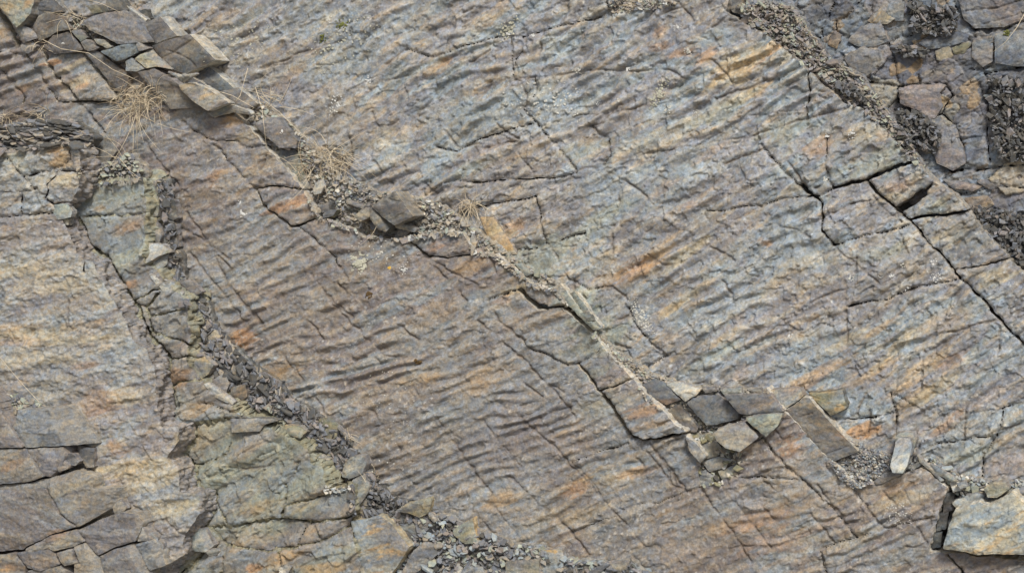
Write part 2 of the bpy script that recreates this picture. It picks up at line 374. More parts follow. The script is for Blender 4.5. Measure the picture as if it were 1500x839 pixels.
# ---------------------------------------------------------------- stains (iron, clay) seen on the rock
BLOBS += [
 # central slab
 (352,495,26,14,20,'orange',.8),(395,555,55,22,30,'ochre',.6),(425,300,32,10,18,'orange',.65),(345,175,22,9,25,'ochre',.6),(330,200,30,10,20,'lav',.5),(385,245,30,12,30,'tan',.5),
 (360,200,24,10,20,'tan',.6),(300,262,26,12,25,'pink',.4),(318,262,14,8,40,'orange',.5),(655,350,30,12,15,'lav',.6),(690,392,30,10,18,'ochre',.5),(640,360,18,6,20,'orange',.4),
 (760,425,28,9,15,'tan',.8),(735,440,22,8,15,'orange',.4),(870,548,26,12,20,'green',.8),(880,590,45,20,20,'green',.5),(950,600,40,10,20,'orange',.5),(955,622,40,7,10,'ochre',.5),
 (905,560,25,8,30,'tan',.6),(800,500,60,22,25,'blue',.55),(700,480,60,30,25,'blue',.4),(630,555,20,10,10,'ochre',.5),(715,552,50,26,20,'ochre',.5),(660,455,30,18,20,'pink',.35),
 (590,660,110,40,30,'brown',.55),(600,700,80,25,30,'brown',.35),(500,640,60,22,30,'brown',.45),(560,615,60,16,28,'mauve',.5),(850,712,26,12,30,'orange',.6),(742,728,40,14,15,'ochre',.6),
 (700,650,40,16,20,'mauve',.5),(900,695,50,14,15,'tan',.7),(930,690,40,9,10,'orange',.35),(860,665,45,14,15,'pale',.3),(850,755,50,10,20,'tan',.5),(790,760,40,9,20,'tan',.4),
 (905,800,30,40,20,'brown',.3),(1010,810,140,60,20,'brown',.35),(980,740,60,22,20,'brown',.35),(1055,770,30,12,20,'ochre',.35),(1160,655,26,22,10,'orange',.55),(1165,690,20,12,10,'ochre',.5),
 (1120,760,60,16,20,'orange',.45),(1150,735,40,12,20,'ochre',.4),(1140,790,60,14,20,'orange',.3),(1130,640,26,10,20,'lav',.5),(1180,670,40,22,30,'blue',.4),(1290,820,100,26,20,'blue',.55),
 (1330,730,50,14,18,'tan',.7),(1310,715,30,9,20,'ochre',.45),(1370,710,30,10,20,'blue',.5),(1260,790,50,16,20,'tan',.5),(1230,815,60,12,20,'pale',.3),
 (280,330,60,60,20,'brown',.25),(560,390,60,30,20,'warm',.5),(520,420,40,26,20,'olive',.18),(430,450,60,60,20,'warm',.4),(480,350,40,20,20,'brown',.25),
 (820,520,190,80,30,'blue',.35),(760,620,120,50,25,'lav',.3),(1200,700,150,50,25,'blue',.3),
 # upper slab
 (640,95,26,12,30,'ochre',.6),(655,90,14,7,30,'orange',.5),(440,100,40,10,35,'ochre',.45),(420,118,40,12,35,'pink',.4),(480,130,40,9,38,'pink',.35),(500,200,50,60,30,'warm',.6),
 (525,200,30,12,60,'brown',.3),(470,170,40,20,40,'brown',.3),(560,210,30,12,20,'tan',.5),(585,195,16,8,20,'ochre',.3),(560,190,24,9,20,'olive',.25),(640,240,60,18,32,'blue',.85),(690,250,26,12,32,'green',.6),
 (660,262,50,10,20,'blue',.5),(540,80,50,18,35,'blue',.6),(600,60,60,16,40,'blue',.5),(660,55,60,20,35,'lav',.5),(430,30,60,20,35,'blue',.55),(330,40,60,20,38,'pink',.3),(330,25,40,9,38,'ochre',.3),
 (300,55,50,12,36,'tan',.4),(290,80,40,9,36,'blue',.4),(480,30,30,9,30,'tan',.5),(715,25,40,10,35,'ochre',.4),(730,155,60,26,22,'blue',.6),(760,225,50,10,25,'ochre',.3),(730,215,40,9,20,'pink',.35),
 (830,70,50,16,30,'blue',.6),(800,60,22,16,30,'green',.4),(900,90,80,26,35,'lav',.4),(870,120,60,20,35,'blue',.4),(960,85,18,12,30,'blue',.7),(930,100,24,10,35,'blue',.5),(1000,45,90,22,20,'lav',.55),
 (1050,70,60,16,20,'lav',.5),(968,50,14,9,20,'orange',.4),(972,68,20,8,10,'orange',.45),(1003,78,26,9,20,'orange',.55),(1035,85,30,10,30,'orange',.7),(1070,100,34,12,32,'orange',.75),(1115,85,40,16,32,'orange',.75),
 (1085,92,60,22,32,'tan',.8),(1140,100,30,10,35,'pink',.5),(1150,85,30,9,45,'tan',.5),(1110,135,26,9,25,'ochre',.6),(1085,145,40,10,25,'tan',.6),(1000,190,80,20,28,'tan',.45),(1060,165,50,22,20,'green',.5),
 (1040,225,32,9,32,'orange',.55),(980,268,26,9,32,'orange',.5),(1010,300,14,7,20,'orange',.4),(1010,250,90,50,32,'blue',.5),(880,270,60,22,32,'blue',.5),(830,195,50,16,20,'mauve',.5),(860,215,40,14,20,'green',.4),
 (750,335,24,14,20,'orange',.55),(735,342,10,8,20,'blue',.7),(780,320,36,16,10,'brown',.3),(720,345,22,30,120,'ochre',.55),(830,310,40,20,40,'mauve',.5),(880,320,60,12,35,'green',.5),(965,372,40,14,38,'ochre',.6),
 (1000,378,40,10,38,'tan',.7),(930,395,50,16,25,'orange',.55),(900,405,40,12,15,'ochre',.45),(880,385,50,12,30,'tan',.5),(950,420,36,14,15,'blue',.75),(860,400,30,12,30,'blue',.6),(790,380,60,40,20,'green',.7),
 (850,440,34,26,20,'green',.9),(880,490,50,40,20,'green',.8),(940,520,36,20,20,'slate',.35),(920,410,30,12,20,'brown',.3),(1000,440,60,12,34,'tan',.6),(975,455,34,9,34,'ochre',.5),(1040,520,70,14,30,'green',.5),
 (1010,480,60,10,32,'pink',.35),(1080,440,90,30,34,'blue',.5),(1130,360,90,40,34,'blue',.5),(1150,410,60,10,34,'ochre',.3),(1125,357,10,7,0,'orange',.6),(1030,545,60,16,20,'blue',.5),(1085,545,14,18,0,'pink',.7),
 (1200,545,70,12,34,'orange',.4),(1170,560,60,9,30,'ochre',.4),(1240,500,60,10,36,'tan',.7),(1290,480,50,8,38,'ochre',.5),(1330,500,70,10,38,'tan',.6),(1290,540,70,9,36,'ochre',.55),(1345,545,60,12,38,'ochre',.5),
 (1370,570,70,9,36,'tan',.7),(1400,530,26,12,30,'orange',.4),(1330,590,50,12,36,'ochre',.4),(1390,620,40,12,36,'orange',.55),(1350,630,60,12,32,'pink',.5),(1440,590,50,10,36,'pink',.45),(1420,610,30,9,36,'blue',.6),
 (1470,680,40,16,20,'pink',.6),(1480,640,30,12,30,'ochre',.4),(1260,460,60,22,30,'mauve',.4),(1390,470,50,14,20,'pink',.45),(1440,440,40,14,20,'blue',.4),(1480,500,40,22,20,'blue',.4),(1460,540,50,16,20,'blue',.5),
 (1300,400,50,12,15,'mauve',.4),(1250,320,34,14,25,'lav',.5),(1270,300,26,8,20,'ochre',.25),(1290,370,50,12,20,'green',.5),(1320,360,30,9,20,'olive',.3),(1320,270,30,10,25,'orange',.35),(1330,255,30,8,30,'lav',.5),
 (1300,290,24,8,20,'tan',.6),(1380,300,40,14,30,'green',.6),(1400,340,30,14,30,'tan',.5),(1460,400,40,14,20,'tan',.7),(1440,375,30,12,30,'lav',.5),(1250,215,60,16,25,'lav',.4),(1270,190,40,12,20,'tan',.6),
 (1200,215,26,12,30,'orange',.35),(1290,230,50,22,25,'green',.7),(1150,190,50,24,20,'green',.6),(1220,130,40,16,0,'mauve',.7),(1210,125,50,30,0,'brown',.35),(1270,600,40,26,20,'blue',.95),(1230,585,30,12,10,'blue',.9),
 (1270,630,40,16,10,'orange',.9),(1300,610,12,30,0,'blue',.7),(1385,650,50,18,10,'blue',.7),(1370,665,40,12,10,'slate',.3),(1420,665,40,14,10,'green',.5),
 # upper left bed
 (30,75,40,30,20,'mauve',.5),(40,115,30,14,20,'blue',.6),(35,130,20,7,25,'orange',.4),(5,50,16,12,20,'ochre',.5),(80,92,14,7,10,'orange',.8),(95,105,26,6,25,'blue',.6),(105,99,28,5,25,'tan',.9),(120,122,30,7,25,'tan',.8),
 (122,128,14,5,30,'orange',.6),(130,135,40,9,10,'blue',.4),(60,170,60,16,0,'brown',.3),(130,165,40,16,10,'lav',.35),(12,8,14,8,20,'ochre',.6),(42,5,10,6,20,'orange',.6),
 # left beds
 (92,230,20,16,20,'ochre',.7),(84,226,14,10,20,'orange',.4),(30,240,30,16,20,'green',.6),(95,262,22,14,20,'tan',.8),(98,280,20,8,0,'lav',.6),(50,295,40,16,20,'blue',.4),(60,300,20,12,20,'blue',.6),
 (165,285,60,24,10,'green',.7),(165,320,50,16,25,'blue',.6),(150,305,14,8,20,'ochre',.5),(190,335,26,10,25,'orange',.5),(165,355,50,16,20,'blue',.6),(130,365,30,10,0,'pink',.3),(185,400,40,12,20,'blue',.5),(192,416,14,7,20,'orange',.6),
 (230,455,30,26,20,'warm',.5),(215,480,30,18,20,'pink',.3),(240,520,36,30,20,'olive',.2),(262,550,16,18,0,'orange',.5),(285,600,26,14,20,'ochre',.6),(270,600,26,14,20,'blue',.5),
 (300,640,60,22,10,'tan',.5),(280,645,40,16,10,'tan',.5),(360,690,90,22,28,'green',.6),(330,735,50,14,45,'blue',.7),(385,740,30,10,25,'ochre',.5),(400,720,30,12,20,'blue',.5),(440,740,50,10,15,'tan',.7),(460,725,40,9,20,'ochre',.35),
 (455,700,34,22,20,'green',.8),(430,650,50,22,20,'green',.7),(360,790,90,16,10,'tan',.4),(395,775,30,10,10,'green',.7),(460,775,16,8,10,'ochre',.5),(480,800,40,24,20,'blue',.8),(420,815,70,14,20,'ochre',.7),(470,830,60,9,0,'ochre',.7),
 (365,815,40,26,0,'blue',.8),(350,800,18,9,20,'ochre',.6),(375,830,16,8,0,'orange',.8),
 (60,350,90,22,10,'warm',.5),(80,360,26,7,20,'orange',.35),(50,372,60,12,20,'blue',.5),(90,385,30,8,20,'blue',.4),(40,400,70,16,5,'tan',.6),(90,420,90,14,0,'tan',.5),(60,445,40,12,10,'lav',.5),(130,450,20,40,0,'mauve',.4),
 (20,480,60,12,5,'ochre',.35),(60,490,60,12,5,'tan',.7),(130,480,40,14,5,'ochre',.4),(120,495,50,12,5,'tan',.6),(30,500,40,8,5,'orange',.3),(60,525,90,12,0,'tan',.45),(130,535,30,9,10,'orange',.4),(150,540,30,8,20,'blue',.6),(85,540,20,9,20,'blue',.4),
 (150,590,40,22,10,'orange',.4),(190,580,30,20,10,'tan',.6),(175,560,20,8,20,'blue',.7),(190,620,22,8,25,'blue',.7),(160,625,14,9,20,'blue',.5),(185,670,30,12,10,'blue',.6),(175,655,26,14,0,'orange',.6),(195,690,34,22,0,'ochre',.55),
 (210,700,60,26,0,'tan',.65),(240,690,30,18,0,'tan',.5),(222,728,10,6,20,'blue',.8),(250,740,40,16,0,'tan',.7),(185,740,26,22,0,'brown',.4),(235,790,40,20,0,'lav',.4),(100,580,50,22,0,'warm',.4),(215,560,20,60,0,'mauve',.35),
 # lower left blocks
 (15,605,14,9,20,'ochre',.4),(18,680,20,9,20,'orange',.4),(80,665,12,8,20,'lav',.8),(60,620,30,16,0,'lav',.4),(70,640,40,10,0,'brown',.3),(90,720,26,16,20,'tan',.5),(60,730,40,40,0,'brown',.35),(20,760,50,34,0,'mauve',.6),
 (85,785,18,8,20,'orange',.5),(95,790,26,9,20,'tan',.5),(15,832,16,7,0,'orange',.5),(70,820,40,12,10,'ochre',.3),(115,830,20,8,0,'ochre',.35),(130,735,26,14,0,'brown',.4),
]
def joints(box, n, angs, lmin, lmax, seed):
    rg = random.Random(seed); out = []
    for _ in range(n):
        x, y = rg.uniform(box[0], box[2]), rg.uniform(box[1], box[3]); a = R(rg.choice(angs)+rg.gauss(0, 4)); L = rg.uniform(lmin, lmax); p = [(x, y)]
        for k in range(3):
            a += rg.gauss(0, .10); x += L/3*math.cos(a); y += L/3*math.sin(a); p.append((x, y))
        out.append(p)
    return out
SEEDS = [
 (1374,80,'rock_ledge','narrow wedge of shattered rock under the curved ledge','rock ledge'),
 (1387,209,'rock_slab','long slab of shattered rock split by one clean crack','slab'),
 (940,165,'rock_slab','broad rippled slab with orange streaks near the top of the upper face','slab',None,{'dz':.006}),
 (1320,275,'outer_slab','tilted square slab between the wide crack and the black wedge gap','slab',None,{'dz':.012,'tl':(.0003,-.0004)}),
 (1385,300,'outer_slab','wrinkled slab just past the black wedge gap','slab',None,{'dz':.0,'tl':(-.0002,.0004)}),
 (1430,370,'outer_slab','long slab outside the straight black joint','slab',None,{'dz':.006}),
 (110,110,'rippled_plate','bright rippled plate with ochre bands at the upper left','slab',None,{'dz':.022,'tl':(.0002,.0003)}),
 (420,300,'rippled_plate','rusty-patched end plate of the central slab above the scree','slab',None,{'dz':.008}),
 (660,358,'rippled_plate','lilac plate with a rusty eye under the middle scree','slab',None,{'dz':.004}),
 (940,600,'rippled_plate','long raised plate with orange stripes and an undercut lower end','slab',None,{'dz':.024,'tl':(.0000,.00045)}),
 (1122,592,'rock_slab','small wedge plate beside the wide dark grey fitted stone','slab'),
 (255,477,'ledge_plate','lumpy plate of the grey-green bed behind the forked crack','slab',None,{'dz':.012}),
 (490,745,'ledge_plate','small plate at the outer end of the grey-green bed','slab'),
 (411,780,'ledge_plate','low plate split off under the long curved crack','slab',None,{'dz':-.01}),
 (95,274,'ledge_plate','yellow-stained plate beside the dark ledge','slab',None,{'dz':.01}),
]
SLI = dict(shattered_rock=(0, 2), upper_rock_face=(2, 6), central_rock_face=(6, 11), left_rock_ledge=(11, 14), yellow_rock_face=(14, 15))
def seeds_namer(default_struct, verbose=False):
    def f(m, xs, ys, step, cx, cy, area):
        for s in SEEDS[slice(*SLI[default_struct])]:
            i = int(round((s[0]-xs[0])/step)); j = int(round((s[1]-ys[0])/step))
            if 0 <= i < len(xs) and 0 <= j < len(ys) and m[j, i]:
                return dict(name=s[2], label=s[3], category=s[4], group=(s[5] if len(s) > 5 else None), **(s[6] if len(s) > 6 else {}))
        return dict(name=default_struct, kind='structure')
    return f

# ---------------------------------------------------------------- the beds, deepest first
LVC, LVB, LVA, LVD, LVE, LVF = -.13, 0., .14, .30, .47, .62
# shattered bed behind the upper slab: joint net made from jittered cells
def bedC():
    out = [(1000,-110),(1640,-110),(1640,520),(1500,480),(1380,340),(1250,220),(1130,110),(1040,60),(870,60),(860,-110)]
    st = style(theta=25, lam=60, amp=.001, spall=.010, cell=26, rough=.0014, und=.03, facet=.014, net=.008, fcell=42, celltone=.40, base='mauve', c2='lav', c3='blue', tan=.4, och=.45, org=.15, side='slate', seed=3, edge=.01, speck=.2, cool=(.93, .97, 1.07), tone=.80)
    T = [[(1180,115),(1215,20),(1228,-10)],[(1225,48),(1258,66),(1272,70)],[(1258,0),(1245,18),(1225,30),(1222,45)],[(1275,10),(1273,35),(1262,60)],[(1335,0),(1336,50),(1300,60)],[(1188,60),(1225,48)],
         [(1398,0),(1402,12),(1430,45),(1500,25)],[(1402,12),(1450,8),(1500,0)],[(1425,42),(1470,42),(1500,32)],[(1457,70),(1455,95),(1443,100)],[(1443,100),(1420,103)],[(1443,108),(1500,98)],[(1440,100),(1452,130),(1447,140)],
         [(1317,125),(1340,125),(1385,124)],[(1317,125),(1318,150),(1335,158),(1357,175),(1383,165),(1396,140),(1385,124)],[(1383,165),(1400,180),(1412,215),(1415,240)],[(1374,80),(1373,95),(1362,112)],[(1345,110),(1346,124)],
         [(1357,178),(1375,240),(1395,252)],[(1415,240),(1395,252),(1450,245),(1500,240)],[(1435,125),(1447,150),(1448,200),(1452,235)],[(1290,70),(1270,110),(1280,120)],[(1380,50),(1420,60)],[(1300,60),(1310,95),(1320,124)],
         [(1260,120),(1317,125)],[(1280,160),(1290,190)],[(1317,150),(1300,190),(1320,220)],[(1400,290),(1460,270),(1500,275)],[(1420,300),(1440,330),(1435,350)]]
    region(out, LVC, .16, st, T, (), namer=seeds_namer('shattered_rock'), levj=.012, tonej=.22, wamp=1.3)
# upper slab
def bedB():
    out = [(150,-110),(1045,-110),(1075,-20),(1065,18),(1100,39),(1127,55),(1177,96),(1187,107),(1200,118),(1242,153),(1261,157),(1300,193),(1340,238),(1368,262),(1407,295),(1420,309),(1436,329),(1472,374),(1500,400),(1620,500),
           (1620,800),(1500,790),(1300,760),(1180,700),(1080,680),(950,600),(880,560),(800,480),(700,420),(600,400),(480,360),(400,260),(330,200),(250,110),(170,50)]
    F0 = [[(752,118),(786,114),(843,107),(900,102),(932,104)],[(843,252),(897,238),(979,220),(1100,200),(1182,173),(1238,159)],[(932,104),(982,102),(1011,120),(1052,145),(1100,127),(1136,114),(1177,100)]]
    T = [[(600,72),(632,84),(674,71),(725,55),(732,54),(768,54),(793,46),(836,36),(879,27),(893,14),(889,-10),(900,-120)],[(748,57),(750,86),(752,118)],[(766,55),(766,75),(754,89),(759,107)],
         [(786,114),(788,136),(768,161),(784,180),(814,211),(823,222),(843,247),(845,253)],[(629,282),(661,264),(704,266),(746,263),(807,261),(843,252)],
         (1.6,[(640,216),(670,222),(700,206),(739,193),(784,180)]),[(866,186),(893,206),(895,229),(886,240)],(1.6,[(1186,100),(1184,111),(1186,143),(1182,172)]),[(1213,200),(1211,232),(1214,265),(1221,274)],(2.6,[(1221,275),(1245,268),(1268,264),(1300,249),(1339,239)]),(1.5,[(1118,212),(1136,236),(1182,282),(1200,287),(1221,275)]),
         (2.1,[(1268,266),(1307,302),(1332,324),(1350,342),(1368,363),(1404,402),(1432,431),(1465,465),(1500,506),(1560,580)]),(6,[(1318,306),(1338,296),(1352,283)]),(2.2,[(1345,290),(1367,268)]),
         (2.4,[(1333,323),(1357,317),(1385,315),(1418,309)]),(2.0,[(1175,270),(1193,286),(1204,297),(1207,338),(1222,359)]),(1.4,[(1222,359),(1264,347),(1300,340),(1331,330)]),(1.4,[(1032,309),(1057,311),(1100,300),(1116,302),(1143,291),(1193,286)]),
         (1.6,[(703,303),(746,295),(784,288),(793,316),(802,356)]),(1.6,[(821,352),(857,341)]),[(1243,449),(1298,438),(1322,427),(1372,415),(1408,407)],[(1400,395),(1443,388),(1482,379)],
         [(836,409),(864,424),(885,420)],[(922,452),(932,481),(977,520),(950,538)],[(1315,577),(1350,600)],[(1471,597),(1462,640),(1442,665),(1439,700)],[(1305,576),(1314,604),(1312,650)],(1.4,[(1225,613),(1285,610),(1310,604)]),
         [(1346,660),(1380,648),(1430,640),(1455,640)],[(696,306),(703,303)],(1.4,[(802,356),(790,362),(740,368)]),[(1465,600),(1500,588),(1600,560)]]
    F = [[(674,71),(660,64)],[(729,184),(761,204)],[(843,170),(879,168),(907,163),(947,154)],[(1052,145),(1032,125)],[(982,102),(990,110)],[(852,313),(857,324),(882,333),(900,329)],[(950,370),(977,388),(997,384)],
         [(950,370),(1000,335)],[(1222,359),(1254,384),(1289,415)],[(1239,413),(1241,470),(1243,517),(1268,549)],[(1365,492),(1415,481),(1465,465),(1500,452)],[(1350,570),(1352,523),(1386,505),(1371,502)],
         [(1186,345),(1143,330),(1100,357)],[(1268,577),(1258,605)],[(864,424),(900,420),(922,440)],[(804,356),(836,409)],[(886,430),(888,460)],[(905,470),(930,460)],[(895,500),(940,515),(977,520)],[(365,105),(400,95),(440,80),(500,60)],
         [(513,50),(520,62),(530,75),(540,90)],[(518,120),(520,160),(515,200),(516,240)],[(565,120),(600,110),(630,100)],[(610,170),(650,180)],[(950,538),(925,560)],[(1420,600),(1440,580),(1500,560)],[(1455,570),(1470,590)],
         [(350,105),(390,100),(430,92)],[(1320,300),(1310,330)],[(1120,220),(1060,240)],[(640,282),(625,270)],[(890,250),(940,280),(960,300)],[(720,120),(700,150)],[(1300,480),(1320,530),(1312,576)],[(1040,360),(1080,380)],
         [(1275,280),(1295,310),(1320,325)],[(1100,170),(1140,165),(1180,160)],[(1140,165),(1145,190)]]
    st = style(theta=33, lam=24, amp=.0084, spall=.013, cell=36, base='lav', c2='blue', c3='mauve', tan=.38, och=.26, org=.12, facet=.0045, celltone=.12, seed=2, side='warm', tone=1.09, cool=(.965, .995, 1.025),
               ampmod=((1080,90,90,1.5),(480,180,120,.5),(860,470,90,.35),(1270,610,60,.3),(1300,350,90,.6),(640,240,80,1.4),(880,210,100,1.1)))
    region(out, LVB, .15, st, T, F+F0+joints((260,0,1500,700), 130, (52, 88, -18, -30, -35), 14, 60, 3), namer=seeds_namer('upper_rock_face'), levj=.010)
# central rippled slab
def bedA():
    out = [(-150,-120),(100,-120),(140,-20),(190,20),(235,60),(285,112),(322,140),(340,162),(350,172),(393,218),(446,279),(464,317),(488,326),(518,335),(532,347),(572,350),(600,347),(654,339),(679,341),(695,368),(722,372),(750,391),
           (776,414),(816,426),(838,449),(821,450),(864,486),(900,527),(932,565),(1005,633),(1033,668),(1023,690),(1025,714),(1056,706),(1082,690),(1085,660),(1062,640),(1100,600),(1120,568),(1150,600),(1186,640),(1253,711),(1282,704),(1319,692),(1350,684),
           (1391,715),(1376,747),(1366,790),(1362,806),(1440,814),(1500,820),(1640,824),(1640,930),(300,930),(280,800),(300,740),(180,640),(150,420),(90,340),(-150,330)]
    T = [[(265,175),(286,193),(311,206),(343,206),(361,218),(386,214),(398,224)],(1.4,[(315,214),(340,243),(372,275),(400,273),(446,279)]),(1.9,[(371,277),(389,302),(427,331),(439,329),(466,320)]),(1.8,[(436,329),(457,347),(482,370),(497,388)]),
         (1.8,[(598,348),(625,375),(630,378)]),(1.4,[(625,375),(647,378),(693,372),(726,372)]),(4,[(762,424),(768,434),(786,449),(800,450)]),(2,[(800,450),(825,448)]),[(716,440),(739,431),(761,423)],
         [(761,492),(779,513),(804,520),(832,536),(847,533),(879,513)],(2.4,[(847,533),(853,540),(878,572),(907,611),(928,638),(944,646)]),(1.6,[(878,572),(900,565),(930,555)]),(2.2,[(928,640),(946,645),(985,637),(1010,634)]),
         [(839,675),(860,668),(885,661),(921,650)],[(839,779),(878,763),(905,754)],[(905,750),(942,736),(964,736),(989,725),(1024,713)],(1.6,[(1118,642),(1153,683),(1186,711),(1218,743),(1257,786)]),[(1257,786),(1228,795),(1202,806),(1211,839)],
         [(1252,716),(1278,750),(1293,772)],[(1257,786),(1293,774),(1332,766),(1369,756)],[(1085,700),(1110,699),(1143,700),(1178,704)],[(1060,655),(1118,642)],[(1095,607),(1121,606),(1155,602)],
         (3,[(-5,10),(7,27),(18,45),(27,63)]),(1.4,[(27,63),(45,88),(59,111),(71,125),(86,150)]),(1.6,[(63,74),(68,91),(84,111),(100,127),(118,148),(137,172),(156,196)]),(1.6,[(118,148),(150,149),(176,146)]),[(84,140),(86,150),(118,149)],
         [(28,170),(43,160),(64,158)],[(0,98),(11,111),(27,132),(36,143),(33,152)],[(-40,80),(0,77),(32,79),(43,85)],(1.8,[(176,146),(150,112),(120,76),(63,74)]),[(811,839),(871,824)],(2.2,[(1387,811),(1405,832),(1420,850)])]
    F = [[(213,205),(228,230),(250,258),(275,282)],[(275,313),(304,352),(329,402),(357,442),(400,492)],[(350,433),(371,463),(407,506),(425,535),(450,560),(468,586)],[(457,402),(468,417),(489,445),(511,470),(550,506),(564,517),(607,527)],
         [(497,388),(512,412)],[(647,520),(625,526)],[(654,409),(630,385)],[(625,378),(664,399),(700,418)],[(579,470),(600,490),(614,498)],[(673,427),(682,440)],[(764,613),(800,643),(821,661),(839,683),(868,711),(900,747),(928,779),(946,797)],
         [(743,697),(771,718),(803,747),(835,775),(864,811)],[(711,615),(732,647),(764,683)],[(700,750),(721,779),(753,797)],[(725,743),(750,771),(768,796)],[(942,655),(967,683),(985,708),(1010,720)],[(436,542),(468,586),(490,620)],
         [(550,520),(590,560),(640,620),(700,690)],[(600,560),(660,640),(720,720)],[(1289,711),(1314,740)],[(1118,620),(1118,642)],[(716,440),(730,470),(761,492)],[(700,470),(740,500),(800,560),(850,620)],[(280,370),(330,430),(380,500)],
         [(390,230),(380,250)],[(361,218),(356,240)],[(565,625),(545,600)],[(250,330),(290,345),(340,380)],[(390,515),(360,522)],[(1100,720),(1120,745),(1160,790)],[(1178,704),(1218,743)],[(1050,700),(1085,745),(1130,800)],[(1025,714),(1060,760),(1100,820)]]
    st = style(theta=23, lam=19, amp=.0064, spall=.0085, cell=30, base='mauve', c2='blue', c3='warm', tan=.36, och=.18, org=.08, facet=.0035, seed=1, side='cream', tone=.88, speck=1.1, cool=(1., .975, .98),
               ampmod=((440,480,160,1.45),(560,620,140,1.2),(80,110,100,1.6),(560,400,60,.6),(980,780,90,.6),(900,600,60,.5)))
    region(out, LVA, .17, st, T, F+joints((220,200,1400,830), 110, (52, 55, 50, -18), 18, 85, 4), namer=seeds_namer('central_rock_face'), levj=.007)
# grey-green bed in front of it
def bedD():
    out = [(60,250),(115,272),(160,269),(212,263),(217,300),(213,340),(215,385),(247,413),(266,434),(277,452),(279,484),(277,513),(279,535),(300,560),(320,575),(342,588),(345,602),(388,620),(400,628),(432,642),(453,657),(455,680),(475,682),
           (484,715),(517,711),(522,750),(514,766),(530,812),(530,839),(545,930),(0,930),(100,780),(190,640),(90,420)]
    T = [(1.5,[(125,318),(154,316),(216,313)]),(2.4,[(234,427),(214,449),(222,463),(223,484)]),[(200,440),(225,425),(250,416)],[(223,484),(213,500),(190,500)],(1.6,[(274,679),(296,679),(332,667),(337,650)]),[(274,683),(292,704),(296,725)],(1.6,[(315,725),(337,766)]),
         (1.8,[(300,772),(321,768),(356,765),(414,757),(461,763),(518,755)]),(1.4,[(439,675),(432,693),(420,708),(421,733),(414,756)]),[(421,740),(478,722),(488,716)],(1.7,[(258,640),(271,626),(303,617),(339,613),(399,618)]),[(321,729),(296,725)],
         (1.5,[(462,770),(478,790),(520,765)]),[(449,770),(440,800),(410,806)],[(240,800),(300,775),(321,768)],[(310,768),(330,800),(400,806),(478,790)],[(214,391),(235,384),(250,388)],[(222,463),(260,455),(277,452)],[(223,486),(250,495),(278,505)],
         [(225,545),(250,525),(277,520)],[(345,602),(300,590)],[(330,800),(325,850)],[(410,806),(420,850)],[(240,575),(262,560),(300,556)],
         (3.6,[(118,321),(134,361),(156,375),(176,409),(202,449),(218,491),(240,503),(251,537),(252,569),(258,611)]),(3.2,[(285,626),(281,646),(271,668),(286,684),(287,712)]),(3.2,[(314,720),(318,750),(295,782),(295,812),(269,836)])]
    F = [[(150,392),(190,385),(214,391)],[(439,675),(380,685),(330,690),(300,700)],[(296,725),(321,729)],[(339,613),(341,632)],[(377,633),(378,618)],[(240,540),(250,560),(240,575)],[(300,560),(290,585)],[(360,660),(400,640)],[(150,430),(214,449)]]
    st = style(theta=30, lam=52, amp=.013, spall=.015, cell=56, base='green', c2='blue', c3='mauve', facet=.013, fcell=60, tan=.2, och=.15, org=.05, seed=4, jit=1.7, side='olive', edge=.006, speck=.4, tone=.88, cool=(.99, .985, .985), rough=.0011,
               ampmod=((170,320,90,.4),(400,690,120,1.3)))
    region(out, LVD, .19, st, T, F, holes=[[(386,623),(402,619),(440,623),(437,628),(412,633)]], flare=.07, rings=12, namer=seeds_namer('left_rock_ledge'), levj=.012)
# yellowish bed further forward
def bedE():
    out = [(-150,215),(0,223),(13,225),(54,215),(73,212),(112,211),(119,222),(118,252),(116,277),(109,288),(100,300),(86,312),(97,332),(112,372),(118,378),(136,381),(154,417),(179,456),(195,499),(218,510),(229,542),(229,576),(237,625),
           (264,626),(260,650),(247,670),(264,688),(265,718),(292,725),(296,752),(271,782),(271,811),(242,832),(250,930),(-150,930)]
    T = [[(2,228),(15,237),(32,256),(45,269),(51,279)],[(34,257),(50,254),(70,250),(92,245),(105,230),(104,214)],[(72,280),(71,269),(82,260),(86,251),(118,250)],[(-20,283),(13,280),(21,283),(49,280),(56,276)],[(32,284),(33,314)],
         [(-20,322),(30,316),(60,312),(90,312)],[(72,280),(66,292),(80,300),(104,296)],(1.4,[(112,372),(125,382),(124,400)])]
    F = [[(0,314),(20,300),(32,288)],[(45,300),(52,284)],[(20,470),(10,500)],[(50,510),(75,515)],[(206,505),(222,530)],[(180,800),(210,790)],[(200,770),(240,760),(271,782)],[(100,440),(104,500),(108,540)]]
    st = style(theta=14, lam=30, amp=.0045, spall=.009, cell=30, base='warm', c2='mauve', c3='blue', facet=.006, fcell=18, tan=.42, och=.22, org=.08, seed=5, jit=2.6, side='mauve', edge=.007, speck=.9, rough=.0030, cool=(.97, .985, 1.02), tone=1.02)
    region(out, LVE, .19, st, T, F, flare=.004, rings=10, namer=seeds_namer('yellow_rock_face'), levj=.008)
def bevel(st, *b):
    s = dict(st); s['bev'] = b; return s
